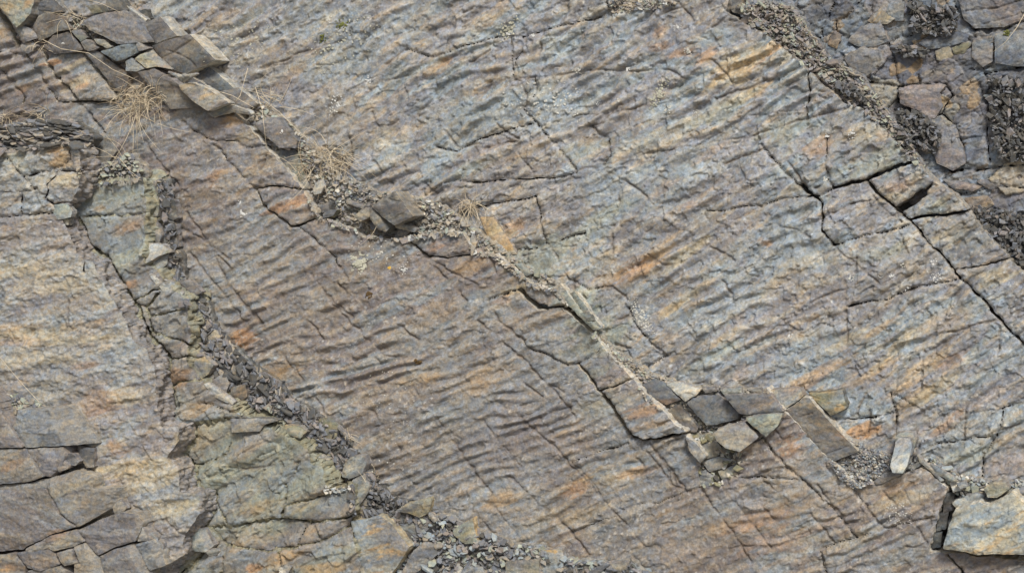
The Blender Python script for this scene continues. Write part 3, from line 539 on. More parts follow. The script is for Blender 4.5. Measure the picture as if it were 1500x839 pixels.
# ---------------------------------------------------------------- stones, slabs and flakes lying on the face
def under(poly, q=50):
    p = np.array(poly, float); xs = np.arange(p[:, 0].min(), p[:, 0].max(), 2); ys = np.arange(p[:, 1].min(), p[:, 1].max(), 2)
    X, Y = np.meshgrid(xs, ys); m = sdf_poly(X, Y, poly) > 0
    return float(np.percentile(rast_get(X[m], Y[m]), q)) if m.any() else 0.
SS = dict(amp=.0005, spall=.004, cell=22, und=.004, rough=.0009, edge=.006, tan=.25, och=.12, org=.0, speck=.25)
def stone(poly, off, thick, base, name, label, cat, group=None, tilt=(0, 0), bev=(), level=None, c2='slate', c3='warm', side='mauve', T=(), F=(), extra=None, q=50):
    k = dict(SS); k.update(base=base, c2=c2, c3=c3, side=side, bev=bev, seed=20+len(STONES) % 60, tone=.75 if base in ('brown', 'dark', 'slate') else .95, theta=rnd.uniform(-20, 50)); k.update(extra or {})
    if poly[0][0] > 1180 and poly[0][1] < 320: k.update(tone=.78, cool=(.94, .98, 1.06))
    lv = level if level is not None else under(poly, q)+off
    def nm(m, xs, ys, step, cx, cy, area): return dict(name=name, label=label, category=cat, group=group)
    tilt = (tilt[0], -.25*tilt[1] if base in ('brown', 'dark', 'slate', 'mauve') else tilt[1])
    r = region(poly, lv, thick, style(**k), T, F, namer=nm, tilt=tilt, step=1.25, minarea=25, wamp=.45, rings=4, levj=0, tonej=0)
    STONES.append(label)
    return r
STONES = []

# loose lumps: angular flakes as meshes of their own or heaps
def flake(rg, L, W, T, nn, al=None):
    n = rg.choice([4, 4, 5, 5, 6])
    a0 = rg.uniform(0, 6.28)
    nn = nn/np.linalg.norm(nn); u = np.cross(nn, [rg.uniform(-1, 1), rg.uniform(-1, 1), rg.uniform(-1, 1)+.01]); u /= np.linalg.norm(u)
    if al is not None:
        u = al-nn*(al@nn); u /= np.linalg.norm(u)
    v = np.cross(nn, u)
    ring = []
    for k in range(n):
        a = a0+6.283*(k+rg.uniform(-.3, .3))/n; r = rg.uniform(.72, 1.08)
        ring.append((math.cos(a)*L*.5*r, math.sin(a)*W*.5*r))
    sk = rg.uniform(-.2, .2)*T
    top = [u*x*.9+v*y*.9+nn*(T*.5+rg.uniform(-.12, .12)*T+sk*x/L) for x, y in ring]
    mid = [u*x*1.03+v*y*1.03+nn*rg.uniform(-.15, .15)*T for x, y in ring]
    bot = [u*x*.88+v*y*.88-nn*T*.5 for x, y in ring]
    f = [list(range(n)), [2*n+k for k in range(n)][::-1]]
    for k in range(n):
        j = (k+1) % n
        f.append([k+0, n+k, n+j, j]); f.append([n+k, 2*n+k, 2*n+j, n+j])
    return np.array(top+mid+bot), f
def facets_mesh(name, co, faces, fcol, mat):
    me = bpy.data.meshes.new(name); me.from_pydata([tuple(c) for c in co], [], faces); me.update()
    ca = me.color_attributes.new('rockcol', 'FLOAT_COLOR', 'POINT')
    ca.data.foreach_set('color', np.concatenate([fcol, np.ones((len(fcol), 1))], 1).astype(np.float32).ravel())
    me.materials.append(mat); return me
def rp(poly, n, rg):
    p = np.array(poly, float); out = []
    x0, y0 = p.min(0); x1, y1 = p.max(0)
    while len(out) < n:
        X = np.array([rg.uniform(x0, x1) for _ in range(n*3)]); Y = np.array([rg.uniform(y0, y1) for _ in range(n*3)])
        m = sdf_poly(X, Y, poly) > 0
        out += list(zip(X[m], Y[m]))
    return out[:n]
FL_N = 0
def debris(poly, n, smin, smax, kinds, label_big, group_big, nbig=0, big=(12, 22), flat=.5, lift=.004, jumble=.55, seed=1, wide=2.3, thin=.13, level=None, heap_name='scree', ang=(38, 34), noise_tone=.2):
    """n small flakes as one heap nobody could count, and nbig larger flakes as things of their own"""
    rg = random.Random(seed); ups = np.array([0, 0, 1.])
    def one(x, y, s, k):
        L = s*.004; W = L/rg.uniform(1.0, wide); T = L*rg.uniform(.5, 1.6)*thin
        nn = N*(1-flat)+ups*flat*.9+np.array([rg.gauss(0, 1), rg.gauss(0, 1), rg.gauss(0, 1)])*jumble*.5
        an = R(rg.gauss(*ang)); co, f = flake(rg, L, W, T, nn, EX*math.cos(an)+EY*math.sin(an))
        wl = (level if level is not None else float(rast_get(x, y)))
        c = PAL[rg.choice(kinds)]*(1+rg.uniform(-noise_tone, noise_tone))
        return co, f, c, P(x, y, wl)+N*(lift*rg.uniform(.2, 2.)+T*.3+k)
    pts = rp(poly, n, rg); cos_, fs, cs = [], [], []; b = 0
    for i, (x, y) in enumerate(pts):
        s = smin+(smax-smin)*rg.random()**2.0
        co, f, c, p = one(x, y, s, .001)
        cos_.append(co+p); fs += [[v+b for v in q] for q in f]; b += len(co); cs.append(np.tile(c, (len(co), 1)))
    if n: link(heap_name, facets_mesh(heap_name, np.concatenate(cos_), fs, np.concatenate(cs), SHARD), kind='stuff')
    taken = []
    for i in range(int(math.ceil(nbig*.66))):
        for _ in range(30):
            x, y = rp(poly, 1, rg)[0]; s = rg.uniform(*big)
            if all(math.hypot(x-a, y-c) > .45*(s+d) for a, c, d in taken): break
        taken.append((x, y, s))
        co, f, c, p = one(x, y, s, .007)
        o = link('slate_flake', facets_mesh('slate_flake', co, f, np.tile(c, (len(co), 1)), SHARD), label=label_big, category='rock flake', group=group_big)
        o.location = p

def gravel_bed(poly, level, thick, base, lump=.012, cell=7, tone=.8, name='gravel', q=None, side='warm', bev=(), tilt=(0, 0)):
    st = style(theta=20, lam=15, amp=.002, spall=lump*.8, cell=cell, rough=.004, und=.012, edge=lump, base=base, c2='slate', c3='warm', tan=.3, och=0, org=0, seed=70, side=side, speck=.5, tone=tone, bev=bev)
    def nm(m, xs, ys, step, cx, cy, area): return dict(name=name, kind='stuff')
    region(poly, level, thick, st, (), (), namer=nm, levj=0, tonej=0, wamp=2.2, tilt=tilt, minarea=60)

def heaps():
    G = ('warm', 'mauve', 'green', 'warm', 'pale', 'warm', 'slate', 'warm')
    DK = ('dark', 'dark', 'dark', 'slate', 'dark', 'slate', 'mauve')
    # A: between the upper face and the central slab, upper reach
    a1 = [(378,150),(425,178),(455,215),(500,255),(560,280),(610,288),(650,300),(705,340),(765,384),(805,408),(850,438),(872,462),(850,462),(815,432),(775,418),(748,396),(722,376),(696,374),(680,345),(652,345),(600,352),(560,352),(520,342),(488,330),(462,322),(448,282),(425,246),(398,214),(362,178)]
    gravel_bed(a1, LVB+.055, .1, 'warm', .006, 6, 1.0)
    debris(a1, 3200, 3, 13, G, 'small pale slate flake in the long scree band above the central slab', 'flakes in the scree band above the central slab', 46, (12, 22), seed=1, lift=.010)
    # B: narrow run of chips below the leaning slivers
    a2 = [(872,482),(905,515),(932,532),(955,545),(985,556),(1012,566),(1016,576),(960,572),(935,560),(905,530),(868,490)]
    gravel_bed(a2, LVB+.05, .08, 'warm', .010, 7, .95)
    debris(a2, 1100, 3, 9, G, 'grey chip in the narrow run of chips beside the long pale edge', 'chips beside the long pale edge', 12, (10, 15), seed=2, lift=.010)
    # C: chips around the fitted dark stones
    a3 = [(930,560),(1000,566),(1080,566),(1125,572),(1130,580),(1100,610),(1060,628),(1040,650),(1060,690),(1030,700),(1010,640),(985,610),(950,590)]
    gravel_bed(a3, LVB+.045, .08, 'warm', .010, 7, .9)
    debris(a3, 1500, 2.5, 8, G, 'pale chip lodged round the fitted dark stones', 'chips round the fitted dark stones', 14, (9, 15), seed=3, lift=.006)
    gravel_bed([(1005,636),(1050,636),(1092,655),(1092,690),(1060,714),(1018,718),(1018,690),(1026,668)], LVA-.055, .12, 'olive', .012, 9, .9)
    debris([(1012,640),(1050,640),(1085,660),(1085,690),(1056,708),(1026,712),(1026,690),(1032,668)], 240, 5, 16, ('olive', 'green', 'warm', 'pale', 'dark'), 'angular buff chip in the notch under the fitted stones', 'chips in the notch', 6, (14, 20), seed=41, lift=.01)
    # D: pocket of grey chips
    a4 = [(1214,676),(1238,668),(1236,640),(1262,650),(1300,664),(1312,676),(1345,672),(1352,682),(1325,692),(1282,706),(1252,716),(1232,700)]
    gravel_bed(a4, LVB+.06, .1, 'slate', .010, 6, 1.1)
    debris(a4, 2200, 2.5, 8, ('slate', 'blue', 'mauve', 'warm', 'pale', 'slate'), 'grey chip in the pocket of chips behind the standing stone', 'chips in the pocket by the standing stone', 12, (10, 15), seed=4, lift=.008)
    # E: flakes over the dark gap at the lower right
    a5 = [(1345,672),(1365,668),(1400,694),(1452,705),(1500,702),(1500,740),(1446,735),(1405,728),(1385,700)]
    gravel_bed(a5, LVB+.06, .1, 'slate', .012, 8, 1.0)
    debris(a5, 500, 3, 11, ('slate', 'blue', 'warm', 'pale', 'green'), 'thin flake among the flakes above the dark gap', 'flakes above the dark gap', 18, (14, 28), seed=5, lift=.012, wide=2.4, thin=.15)
    # F: dark groove between the grey-green bed and the central slab
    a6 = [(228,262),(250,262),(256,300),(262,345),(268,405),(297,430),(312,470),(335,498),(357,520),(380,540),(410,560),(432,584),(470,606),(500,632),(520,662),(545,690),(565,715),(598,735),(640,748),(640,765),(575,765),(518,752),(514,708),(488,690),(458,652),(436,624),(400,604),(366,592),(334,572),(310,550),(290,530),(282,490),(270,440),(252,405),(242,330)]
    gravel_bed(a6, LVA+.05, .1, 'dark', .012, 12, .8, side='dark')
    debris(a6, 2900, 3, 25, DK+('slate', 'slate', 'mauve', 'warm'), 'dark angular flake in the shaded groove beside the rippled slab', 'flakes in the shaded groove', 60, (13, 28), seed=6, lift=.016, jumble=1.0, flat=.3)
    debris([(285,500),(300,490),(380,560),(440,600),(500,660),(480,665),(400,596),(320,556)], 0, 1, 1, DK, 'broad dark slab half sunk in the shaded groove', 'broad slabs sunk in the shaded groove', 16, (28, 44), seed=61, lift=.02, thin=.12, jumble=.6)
    debris([(345,590),(395,586),(430,600),(400,615),(350,606)], 260, 3, 9, ('warm', 'blue', 'warm', 'green'), 'small pale flake on the shelf over the dark overhang', 'flakes on the shelf over the overhang', 8, (9, 14), seed=16, lift=.016)
    # G: heap along the foot of the central slab
    a7 = [(610,752),(645,750),(690,770),(742,792),(790,800),(830,815),(880,822),(930,824),(960,842),(970,880),(560,880),(590,820),(600,800),(610,775)]
    gravel_bed(a7, LVA+.06, .1, 'slate', .014, 9, 1.0)
    debris(a7, 1700, 5, 20, ('slate', 'blue', 'warm', 'slate', 'slate', 'green', 'dark', 'mauve'), 'grey flake in the heap along the foot of the central slab', 'flakes along the foot of the central slab', 46, (13, 26), seed=7, lift=.014)
    debris([(620,765),(690,785),(780,812),(930,836),(900,850),(620,845)], 0, 1, 1, ('slate', 'blue', 'warm', 'mauve'), 'broad grey slab half sunk in the bottom heap', 'broad slabs sunk in the bottom heap', 12, (26, 40), seed=62, lift=.012, thin=.12, jumble=.45)
    # H: crumbled strip along the outer edge of the upper slab
    a8 = [(1078,8),(1110,0),(1160,8),(1190,50),(1215,85),(1262,112),(1292,150),(1330,200),(1352,240),(1362,258),(1342,240),(1302,195),(1262,157),(1240,152),(1215,125),(1190,106),(1178,96),(1128,54),(1102,38)]
    gravel_bed(a8, LVB-.045, .08, 'mauve', .012, 8, .8, side='slate')
    debris(a8, 2000, 4, 13, ('mauve', 'slate', 'warm', 'warm', 'mauve', 'green'), 'thin flake in the crumbled strip beside the upper slab', 'flakes in the crumbled strip', 34, (12, 22), seed=8, lift=.012, jumble=.9)
    debris([(895,0),(940,-5),(1000,5),(960,14),(915,16),(896,22)], 500, 3, 9, G, 'pale flake in the crack at the top of the upper face', 'flakes at the top crack', 5, (10, 15), seed=18)
    # I: dark pockets in the shattered bed
    for i, (pl, n, lab) in enumerate([([(1335,-10),(1352,10),(1400,12),(1402,44),(1375,52),(1340,50)], 900, 'black shard in the topmost pocket of the shattered rock'),
                                 ([(1450,110),(1510,120),(1510,236),(1470,236),(1452,190)], 1000, 'dark shard in the pocket below the mauve boulders'),
                                 ([(1318,158),(1360,170),(1382,200),(1375,225),(1335,215),(1320,190)], 700, 'dark shard in the pocket below the pinkish plate'),
                                 ([(1425,300),(1500,312),(1530,400),(1490,385),(1450,345)], 800, 'dark shard in the heap beside the outermost slabs'),
                                 ([(1225,118),(1262,130),(1270,150),(1245,140)], 250, 'black shard in the hollow beside the maroon slab'),
                                 ([(1310,68),(1350,70),(1365,80),(1330,85)], 220, 'black shard under the curved grey ledge')]):
        debris(pl, int(n*.7), 4, 16, DK, lab, 'shards: '+lab, 10 if n > 600 else 3, (12, 20), seed=30+i, lift=.03, jumble=1.2, flat=.2)
    debris([(1184,152),(1215,150),(1242,154),(1215,166),(1184,172)], 300, 2.5, 8, ('pale', 'warm', 'green'), 'pale chip in the notch below the maroon slab', 'chips in the notch below the maroon slab', 4, (9, 13), seed=19, level=LVB-.02)
    # J: dark layered ledge on the left
    a9 = [(-20,190),(60,176),(110,180),(135,198),(130,216),(112,213),(60,216),(0,224),(-20,220)]
    gravel_bed(a9, LVE-.14, .1, 'dark', .012, 8, .75, side='dark')
    debris(a9, 420, 8, 34, ('dark', 'slate', 'mauve', 'dark', 'dark', 'warm'), 'dark flat flake on the shaded ledge above the yellow-stained plates', 'flakes on the shaded ledge', 16, (14, 30), seed=9, lift=.016, flat=.8, jumble=.3, wide=3.5, thin=.09, ang=(4, 12))
    a10 = [(118,245),(160,240),(190,225),(215,250),(214,264),(160,270),(118,274)]
    gravel_bed(a10, LVD-.03, .08, 'slate', .01, 8, .9)
    debris(a10, 550, 3, 14, ('warm', 'warm', 'slate', 'green', 'dark'), 'pale flake on top of the grey-green bed', 'flakes on the grey-green bed', 12, (11, 20), seed=10, lift=.012)
    a11 = [(-10,575),(28,578),(60,590),(75,596),(50,603),(28,602),(0,594)]
    debris(a11, 320, 4, 16, ('slate', 'green', 'warm'), 'thin flake heaped behind the dark notched block', 'flakes behind the dark notched block', 10, (12, 20), seed=11, lift=.02, wide=2.2, thin=.16)
    debris([(66,694),(92,686),(130,686),(160,712),(120,716),(100,700)], 300, 3, 12, ('green', 'warm', 'slate'), 'small flake on the shelf between the lower left blocks', 'flakes on the lower left shelf', 8, (10, 16), seed=12, lift=.014)
    debris([(100,25),(120,20),(150,55),(185,72),(170,78),(135,60),(110,48)], 520, 2.5, 9, G, 'pale chip among the jumbled stones by the purple stone', 'chips by the purple stone', 7, (9, 14), seed=13, lift=.012)
    debris([(505,675),(530,665),(552,700),(590,738),(555,742),(520,712)], 420, 4, 13, DK, 'dark flake in the hollow below the green stones', 'flakes in the hollow below the green stones', 6, (14, 20), seed=14, lift=.03, jumble=1.1)
    debris([(477,710),(512,704),(520,712),(498,722),(480,720)], 60, 4, 9, ('pale','blue'), 'pale blue chip on the notched grey bed', 'chips on the notched bed', 5, (9, 13), seed=15, lift=.012)

def stones():
    S = stone; b = 'boulder'; k = 'rock'
    # ---- jumbled stones at the upper left
    S([(45,43),(55,24),(70,17),(93,27),(107,43),(86,45),(75,52),(57,61)], .05, .12, 'brown', 'loose_stone', 'brown stone with a dark knob wedged below the pale grey corner block', k, tilt=(.0006,.001), side='brown')
    S([(46,20),(52,4),(72,-4),(94,18),(68,18),(55,26)], .03, .10, 'brown', 'loose_stone', 'dark brown stone shaded between the corner block and the top edge', k, side='dark')
    S([(-30,-30),(52,-30),(50,4),(45,20),(29,37),(23,41),(0,11),(-30,-20)], .09, .18, 'blue', 'corner_block', 'pale blue-grey corner block with rusty stains', b, c3='tan', c2='green')
    S([(21,45),(29,38),(41,41),(55,55),(32,63),(27,57)], .06, .12, 'green', 'loose_stone', 'small olive-grey stone with a bright facet just below the corner block', k, tilt=(.002,-.001), bev=((34,38,40,62,.004),))
    S([(29,66),(45,59),(54,68),(41,79),(32,75)], .03, .08, 'mauve', 'loose_stone', 'small mauve stone under the olive-grey stone', k)
    S([(62,70),(77,52),(100,46),(112,58),(123,73),(107,77),(77,79)], .06, .12, 'brown', 'loose_stone', 'flat brown stone with a white lichen spot above the bright rippled plate', k, tilt=(.0004,.001), c3='warm', side='brown')
    S([(104,45),(116,44),(127,55),(118,62)], .08, .06, 'slate', 'loose_stone', 'small grey stone touching the flat brown stone', k, c2='green')
    S([(118,63),(127,57),(147,70),(129,75),(123,72)], .08, .06, 'mauve', 'loose_stone', 'small jagged grey stone below the purple stone', k, c2='green')
    S([(138,57),(154,59),(164,69),(157,72),(143,64)], .09, .05, 'green', 'loose_stone', 'thin grey-green sliver under the purple stone', k)
    S([(125,9),(143,7),(151,18),(136,21)], .08, .1, 'olive', 'loose_stone', 'olive shaded stone at the top behind the purple stone', k, side='dark')
    S([(155,1),(172,-6),(183,15),(160,15)], .08, .1, 'slate', 'loose_stone', 'dark triangular stone at the top edge beside the pale stick of rock', k, side='dark')
    S([(120,31),(154,18),(186,16),(200,30),(217,62),(195,63),(172,64),(152,54),(129,43)], .11, .12, 'mauve', 'loose_slab', 'purplish brown slab with a rusty centre lying among jumbled stones', 'slab', c2='lav', c3='brown', tilt=(.0002,.0012), side='slate')
    S([(180,5),(184,6),(216,29),(213,33),(180,11)], .14, .03, 'pale', 'rock_sliver', 'long pale stick-like sliver of rock leaning on the purplish slab', 'rock sliver', c2='pale', c3='cream')
    S([(203,16),(214,14),(219,27),(214,31),(204,22)], .05, .08, 'dark', 'loose_stone', 'black little stone behind the pale stick-like sliver', k, side='dark')
    S([(147,76),(165,71),(182,63),(196,58),(203,77),(182,87),(170,90)], .09, .1, 'slate', 'loose_stone', 'blue-grey stone below the purplish slab', k, c2='blue')
    S([(198,59),(204,59),(217,71),(203,76)], .10, .1, 'green', 'loose_stone', 'small green-grey stone between the purplish and the dark grey slab', k, bev=((204,58,214,72,.004),))
    S([(197,87),(217,72),(226,80),(249,102),(228,97),(215,100)], .08, .1, 'green', 'loose_stone', 'pale stone with a rusty band beside the cracked brown slab', k, c3='tan', bev=((207,76,236,101,-.004),), extra=dict(och=.6,org=.4))
    S([(184,89),(192,85),(214,100),(201,105),(185,104)], .07, .08, 'warm', 'loose_stone', 'small rounded stone above the big dry grass tuft', k)
    S([(125,77),(143,75),(164,91),(190,111),(181,140),(155,114)], .04, .09, 'brown', 'loose_slab', 'brown flat slab between the bright rippled plate and the big grass tuft', 'slab', side='brown', c3='mauve')
    S([(203,106),(228,100),(262,124),(292,157),(250,160),(225,132)], .06, .1, 'brown', 'loose_slab', 'brown slab beside the big grass tuft', 'slab', c3='warm', c2='mauve', tilt=(0,.0008))
    S([(204,37),(235,25),(259,53),(228,64)], .17, .15, 'dark', 'loose_block', 'dark grey square block above the cracked brown slab', 'block', c2='mauve', c3='slate', side='pale', tilt=(0,.0012), extra=dict(tan=0,och=0))
    S([(223,67),(279,50),(315,88),(270,108),(250,101),(237,87)], .18, .17, 'brown', 'cracked_slab', 'large brown slab with three fine cracks jutting out of the stones', 'slab', c2='dark', c3='brown', side='cream', tilt=(0,.0016), F=[[(237,86),(255,77),(284,57)],[(245,74),(261,79),(273,85),(287,99)],[(255,77),(240,88)]], extra=dict(spall=.0015,tan=.3,org=.1))
    S([(280,116),(305,97),(346,132),(323,134)], .09, .1, 'slate', 'loose_slab', 'dark slab shaded beneath the cracked brown slab', 'slab', side='pale', c3='dark')
    S([(243,105),(260,109),(294,108),(282,113),(266,120)], .16, .02, 'pale', 'curled_flake', 'thin curled pale flake under the cracked brown slab', 'rock flake', tilt=(.001,-.002), c2='slate')
    S([(262,124),(280,121),(303,129),(334,151),(304,163),(287,151),(266,134)], .12, .08, 'warm', 'loose_slab', 'rusty grey slab with a pale rim beneath the dark shaded slab', 'slab', c2='mauve', extra=dict(och=.5,org=.2), side='pale')
    S([(305,167),(334,153),(363,162),(368,168),(340,164),(311,172)], .06, .05, 'slate', 'rock_sliver', 'grey wedge resting on the tip of the central slab', 'rock sliver', c2='green', side='pale')
    S([(320,134),(349,128),(378,152),(361,161),(341,153)], .10, .06, 'slate', 'loose_slab', 'grey slab end with a pale edge above the grey wedge', 'slab', c2='warm', side='pale')
    S([(371,182),(393,172),(407,173),(436,207),(433,217),(409,217)], .08, .08, 'mauve', 'loose_slab', 'brown kite-shaped slab with a white spot beside the central slab edge', 'slab', c3='brown', side='slate', extra=dict(och=.35))
    S([(396,223),(432,218),(456,276),(443,279),(418,250)], .03, .06, 'slate', 'loose_slab', 'long grey plate half buried below the kite-shaped slab', 'slab', c2='green')
    S([(133,204),(167,201),(171,222),(155,242),(130,243)], .02, .1, 'olive', 'loose_stone', 'olive green block behind the grass on the dark ledge', k, c2='green')
    # ---- stones on the middle scree
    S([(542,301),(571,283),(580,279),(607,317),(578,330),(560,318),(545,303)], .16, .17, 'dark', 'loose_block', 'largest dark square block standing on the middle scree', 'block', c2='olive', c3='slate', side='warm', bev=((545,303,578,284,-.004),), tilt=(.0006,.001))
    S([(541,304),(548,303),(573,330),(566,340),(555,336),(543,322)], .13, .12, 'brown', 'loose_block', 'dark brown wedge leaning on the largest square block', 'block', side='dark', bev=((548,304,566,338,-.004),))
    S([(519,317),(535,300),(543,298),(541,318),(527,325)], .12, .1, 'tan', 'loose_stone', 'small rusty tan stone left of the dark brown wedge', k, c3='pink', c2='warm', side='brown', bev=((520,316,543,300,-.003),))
    S([(577,348),(585,334),(606,333),(594,347)], .06, .04, 'mauve', 'loose_stone', 'small reddish flat stone in front of the largest square block', k, c3='pink', side='dark')
    S([(577,327),(600,329),(612,335),(608,340),(580,334)], .07, .03, 'warm', 'loose_stone', 'thin grey flat stone propped under the largest square block', k)
    S([(466,302),(481,296),(483,309),(472,313)], .09, .08, 'slate', 'loose_stone', 'small black cube-like stone below the grass on the scree', k, side='dark')
    S([(473,315),(480,308),(494,308),(488,317),(474,320)], .09, .06, 'slate', 'loose_stone', 'small dark wedge beside the black cube-like stone', k, side='olive')
    S([(458,281),(461,268),(471,264),(475,272),(470,284),(462,286)], .07, .02, 'pale', 'loose_stone', 'pale leaf-shaped flake standing on the scree', k, c2='cream')
    S([(505,292),(530,300),(540,303),(530,305),(508,298)], .07, .03, 'warm', 'loose_stone', 'long grey flat flake left of the largest block', k)
    S([(692,342),(698,355),(695,368),(688,354)], .05, .03, 'pale', 'loose_stone', 'upright pale chip beside the rusty flat flake', k)
    S([(695,364),(707,364),(708,370),(696,371)], .06, .03, 'pink', 'loose_stone', 'small pink stone at the lower edge of the scree', k)
    S([(752,386),(765,386),(780,400),(770,404)], .05, .02, 'blue', 'loose_stone', 'pale blue-grey flake on the scree above the black crack', k)
    S([(703,318),(722,318),(745,348),(758,372),(738,372),(716,350)], .015, .03, 'ochre', 'rusty_plate', 'rust-stained plate with straw hanging over it', 'slab', c2='tan', c3='pink', extra=dict(och=.5,org=.3))
    # ---- slivers beside the long pale edge
    S([(806,424),(822,416),(852,455),(880,482),(868,482),(838,452)], .075, .07, 'warm', 'rock_sliver', 'long narrow grey sliver parallel to the pale edge', 'rock sliver', side='cream')
    S([(835,430),(842,427),(880,478),(879,484),(864,470)], .07, .06, 'slate', 'rock_sliver', 'thin dark sliver with a bright edge above the long sliver', 'rock sliver', side='cream')
    S([(848,458),(865,462),(869,470),(858,470)], .09, .04, 'brown', 'loose_stone', 'small brown stone caught between the two slivers', k, side='dark')
    # ---- fitted dark stones
    S([(939,564),(960,554),(974,560),(996,586),(976,592),(954,580)], .045, .05, 'slate', 'fitted_stone', 'violet-grey four-sided stone nearest the pale edge', k, c2='lav', c3='slate', extra=dict(tan=0,och=0,spall=.001,und=.001))
    S([(976,563),(990,558),(1028,570),(1020,578),(1003,588),(990,577)], .05, .04, 'cream', 'fitted_stone', 'bright cream stone with an orange stain', k, c2='tan', c3='pale', extra=dict(org=.35,och=.3))
    S([(976,601),(994,592),(1023,626),(1019,634),(1003,630)], .05, .04, 'brown', 'fitted_stone', 'brown narrow stone tucked under the pale edge', k, c2='mauve', side='dark')
    S([(1006,590),(1016,582),(1053,578),(1082,604),(1080,614),(1050,622),(1034,623),(1018,606)], .05, .05, 'slate', 'fitted_stone', 'largest dark grey fitted stone with a rusty fleck', k, c2='mauve', c3='slate', extra=dict(tan=0,och=.2,spall=.0015,und=.001))
    S([(1060,578),(1128,578),(1148,603),(1110,607),(1083,606)], .045, .05, 'slate', 'fitted_stone', 'wide dark grey stone beside the largest fitted stone', k, c2='mauve', c3='slate', extra=dict(tan=.1,och=.1,spall=.0015,und=.001))
    S([(1028,570),(1046,566),(1050,573),(1034,576)], .05, .04, 'warm', 'fitted_stone', 'small buff stone in the row above the dark stones', k)
    S([(1054,570),(1084,567),(1087,577),(1060,577)], .05, .04, 'green', 'fitted_stone', 'flat greenish stone in the row above the dark stones', k)
    S([(1100,570),(1114,568),(1117,577),(1101,578)], .05, .04, 'slate', 'fitted_stone', 'small squarish stone in the row above the wide dark stone', k)
    S([(1044,634),(1062,624),(1090,618),(1112,640),(1085,660),(1064,655),(1050,645)], .07, .06, 'warm', 'fitted_stone', 'buff brown sloping stone in front of the largest fitted stone', k, c2='mauve', tilt=(0,.001))
    S([(1092,612),(1118,607),(1147,605),(1140,622),(1122,640),(1108,628)], .07, .05, 'green', 'fitted_stone', 'pale green-grey stone below the wide dark stone', k, extra=dict(och=.3))
    S([(1018,648),(1040,650),(1048,643),(1060,660),(1050,668),(1030,672)], .05, .06, 'olive', 'crumbled_block', 'olive crumbled block in the notch below the fitted stones', 'block', side='dark', level=LVA-.015)
    S([(1028,676),(1052,668),(1070,672),(1064,684),(1040,690)], .06, .06, 'warm', 'crumbled_block', 'buff crumbled block at the bottom of the notch', 'block', level=LVA-.015)
    S([(1020,692),(1034,688),(1048,700),(1042,712),(1028,712)], .08, .05, 'pale', 'crumbled_block', 'pale broken block at the lowest tip of the notch', 'block', level=LVA-.015)
    S([(1052,690),(1078,680),(1100,700),(1080,712),(1060,708)], .08, .05, 'green', 'crumbled_block', 'grey-green broken block beside the pale broken block', 'block', level=LVA-.015)
    S([(1004,640),(1020,650),(1034,668),(1026,678),(1010,660)], .05, .05, 'mauve', 'rock_sliver', 'narrow brown sliver below the tip of the raised plate', 'rock sliver', side='cream')
    # ---- long brown slab and neighbours
    S([(1124,572),(1140,570),(1172,568),(1178,580),(1152,598),(1140,590)], .07, .08, 'warm', 'loose_stone', 'buff stone with rounded layers above the long brown slab', k, c2='pink', extra=dict(och=.4))
    S([(1152,601),(1178,582),(1186,583),(1210,612),(1257,661),(1219,676),(1180,638)], .10, .11, 'brown', 'brown_slab', 'long brown slab with orange stains standing over the chip pocket', 'slab', c2='mauve', c3='warm', side='cream', extra=dict(och=.3,org=.2), F=[[(1165,612),(1190,606)],[(1210,664),(1245,652)]])
    S([(1184,576),(1234,571),(1240,597),(1217,609),(1200,592)], .06, .07, 'olive', 'mossy_block', 'rusty olive block behind the long brown slab', 'block', c2='ochre', c3='brown', side='dark', extra=dict(och=.7,org=.1))
    S([(1312,640),(1318,634),(1336,633),(1342,645),(1338,660),(1312,658)], .09, .08, 'green', 'rounded_stone', 'rounded blue-green stone behind the standing stone', k, c2='blue', c3='green')
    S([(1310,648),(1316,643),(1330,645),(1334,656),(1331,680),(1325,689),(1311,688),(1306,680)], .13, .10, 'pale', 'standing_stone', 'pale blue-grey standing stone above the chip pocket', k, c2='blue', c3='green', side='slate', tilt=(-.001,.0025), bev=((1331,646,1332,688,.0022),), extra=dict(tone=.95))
    S([(1333,658),(1343,656),(1344,666),(1333,668)], .07, .05, 'pink', 'loose_stone', 'small pinkish stone touching the standing stone', k)
    S([(1330,684),(1352,672),(1352,680),(1336,688)], .07, .04, 'slate', 'loose_stone', 'flat dark stone at the foot of the standing stone', k)
    S([(1279,704),(1295,692),(1316,689),(1320,694),(1296,706),(1283,709)], .09, .06, 'mauve', 'loose_stone', 'grey flat stone on the lip of the chip pocket', k, c2='green', side='dark')
    S([(1343,662),(1350,670),(1384,703),(1378,704),(1348,676)], .10, .03, 'warm', 'rock_sliver', 'thin long sliver bridging from the standing stone to the dark gap', 'rock sliver', c2='slate')
    S([(1362,680),(1372,682),(1404,704),(1398,706),(1372,694)], .08, .02, 'green', 'rock_sliver', 'second thin sliver lying above the dark gap', 'rock sliver')
    S([(1394,738),(1400,732),(1432,722),(1442,725),(1438,736),(1420,738),(1402,745)], .10, .06, 'pale', 'loose_stone', 'pale grey bar-shaped stone on top of the big blue-grey block', k, c2='pale', c3='blue')
    S([(1440,715),(1452,706),(1474,706),(1478,716),(1460,728),(1446,727)], .11, .07, 'tan', 'loose_stone', 'yellowish angular stone behind the big blue-grey block', k, c2='green')
    S([(1402,708),(1414,704),(1418,712),(1407,716)], .09, .03, 'pale', 'loose_stone', 'small pale chip beside the long sliver', k)
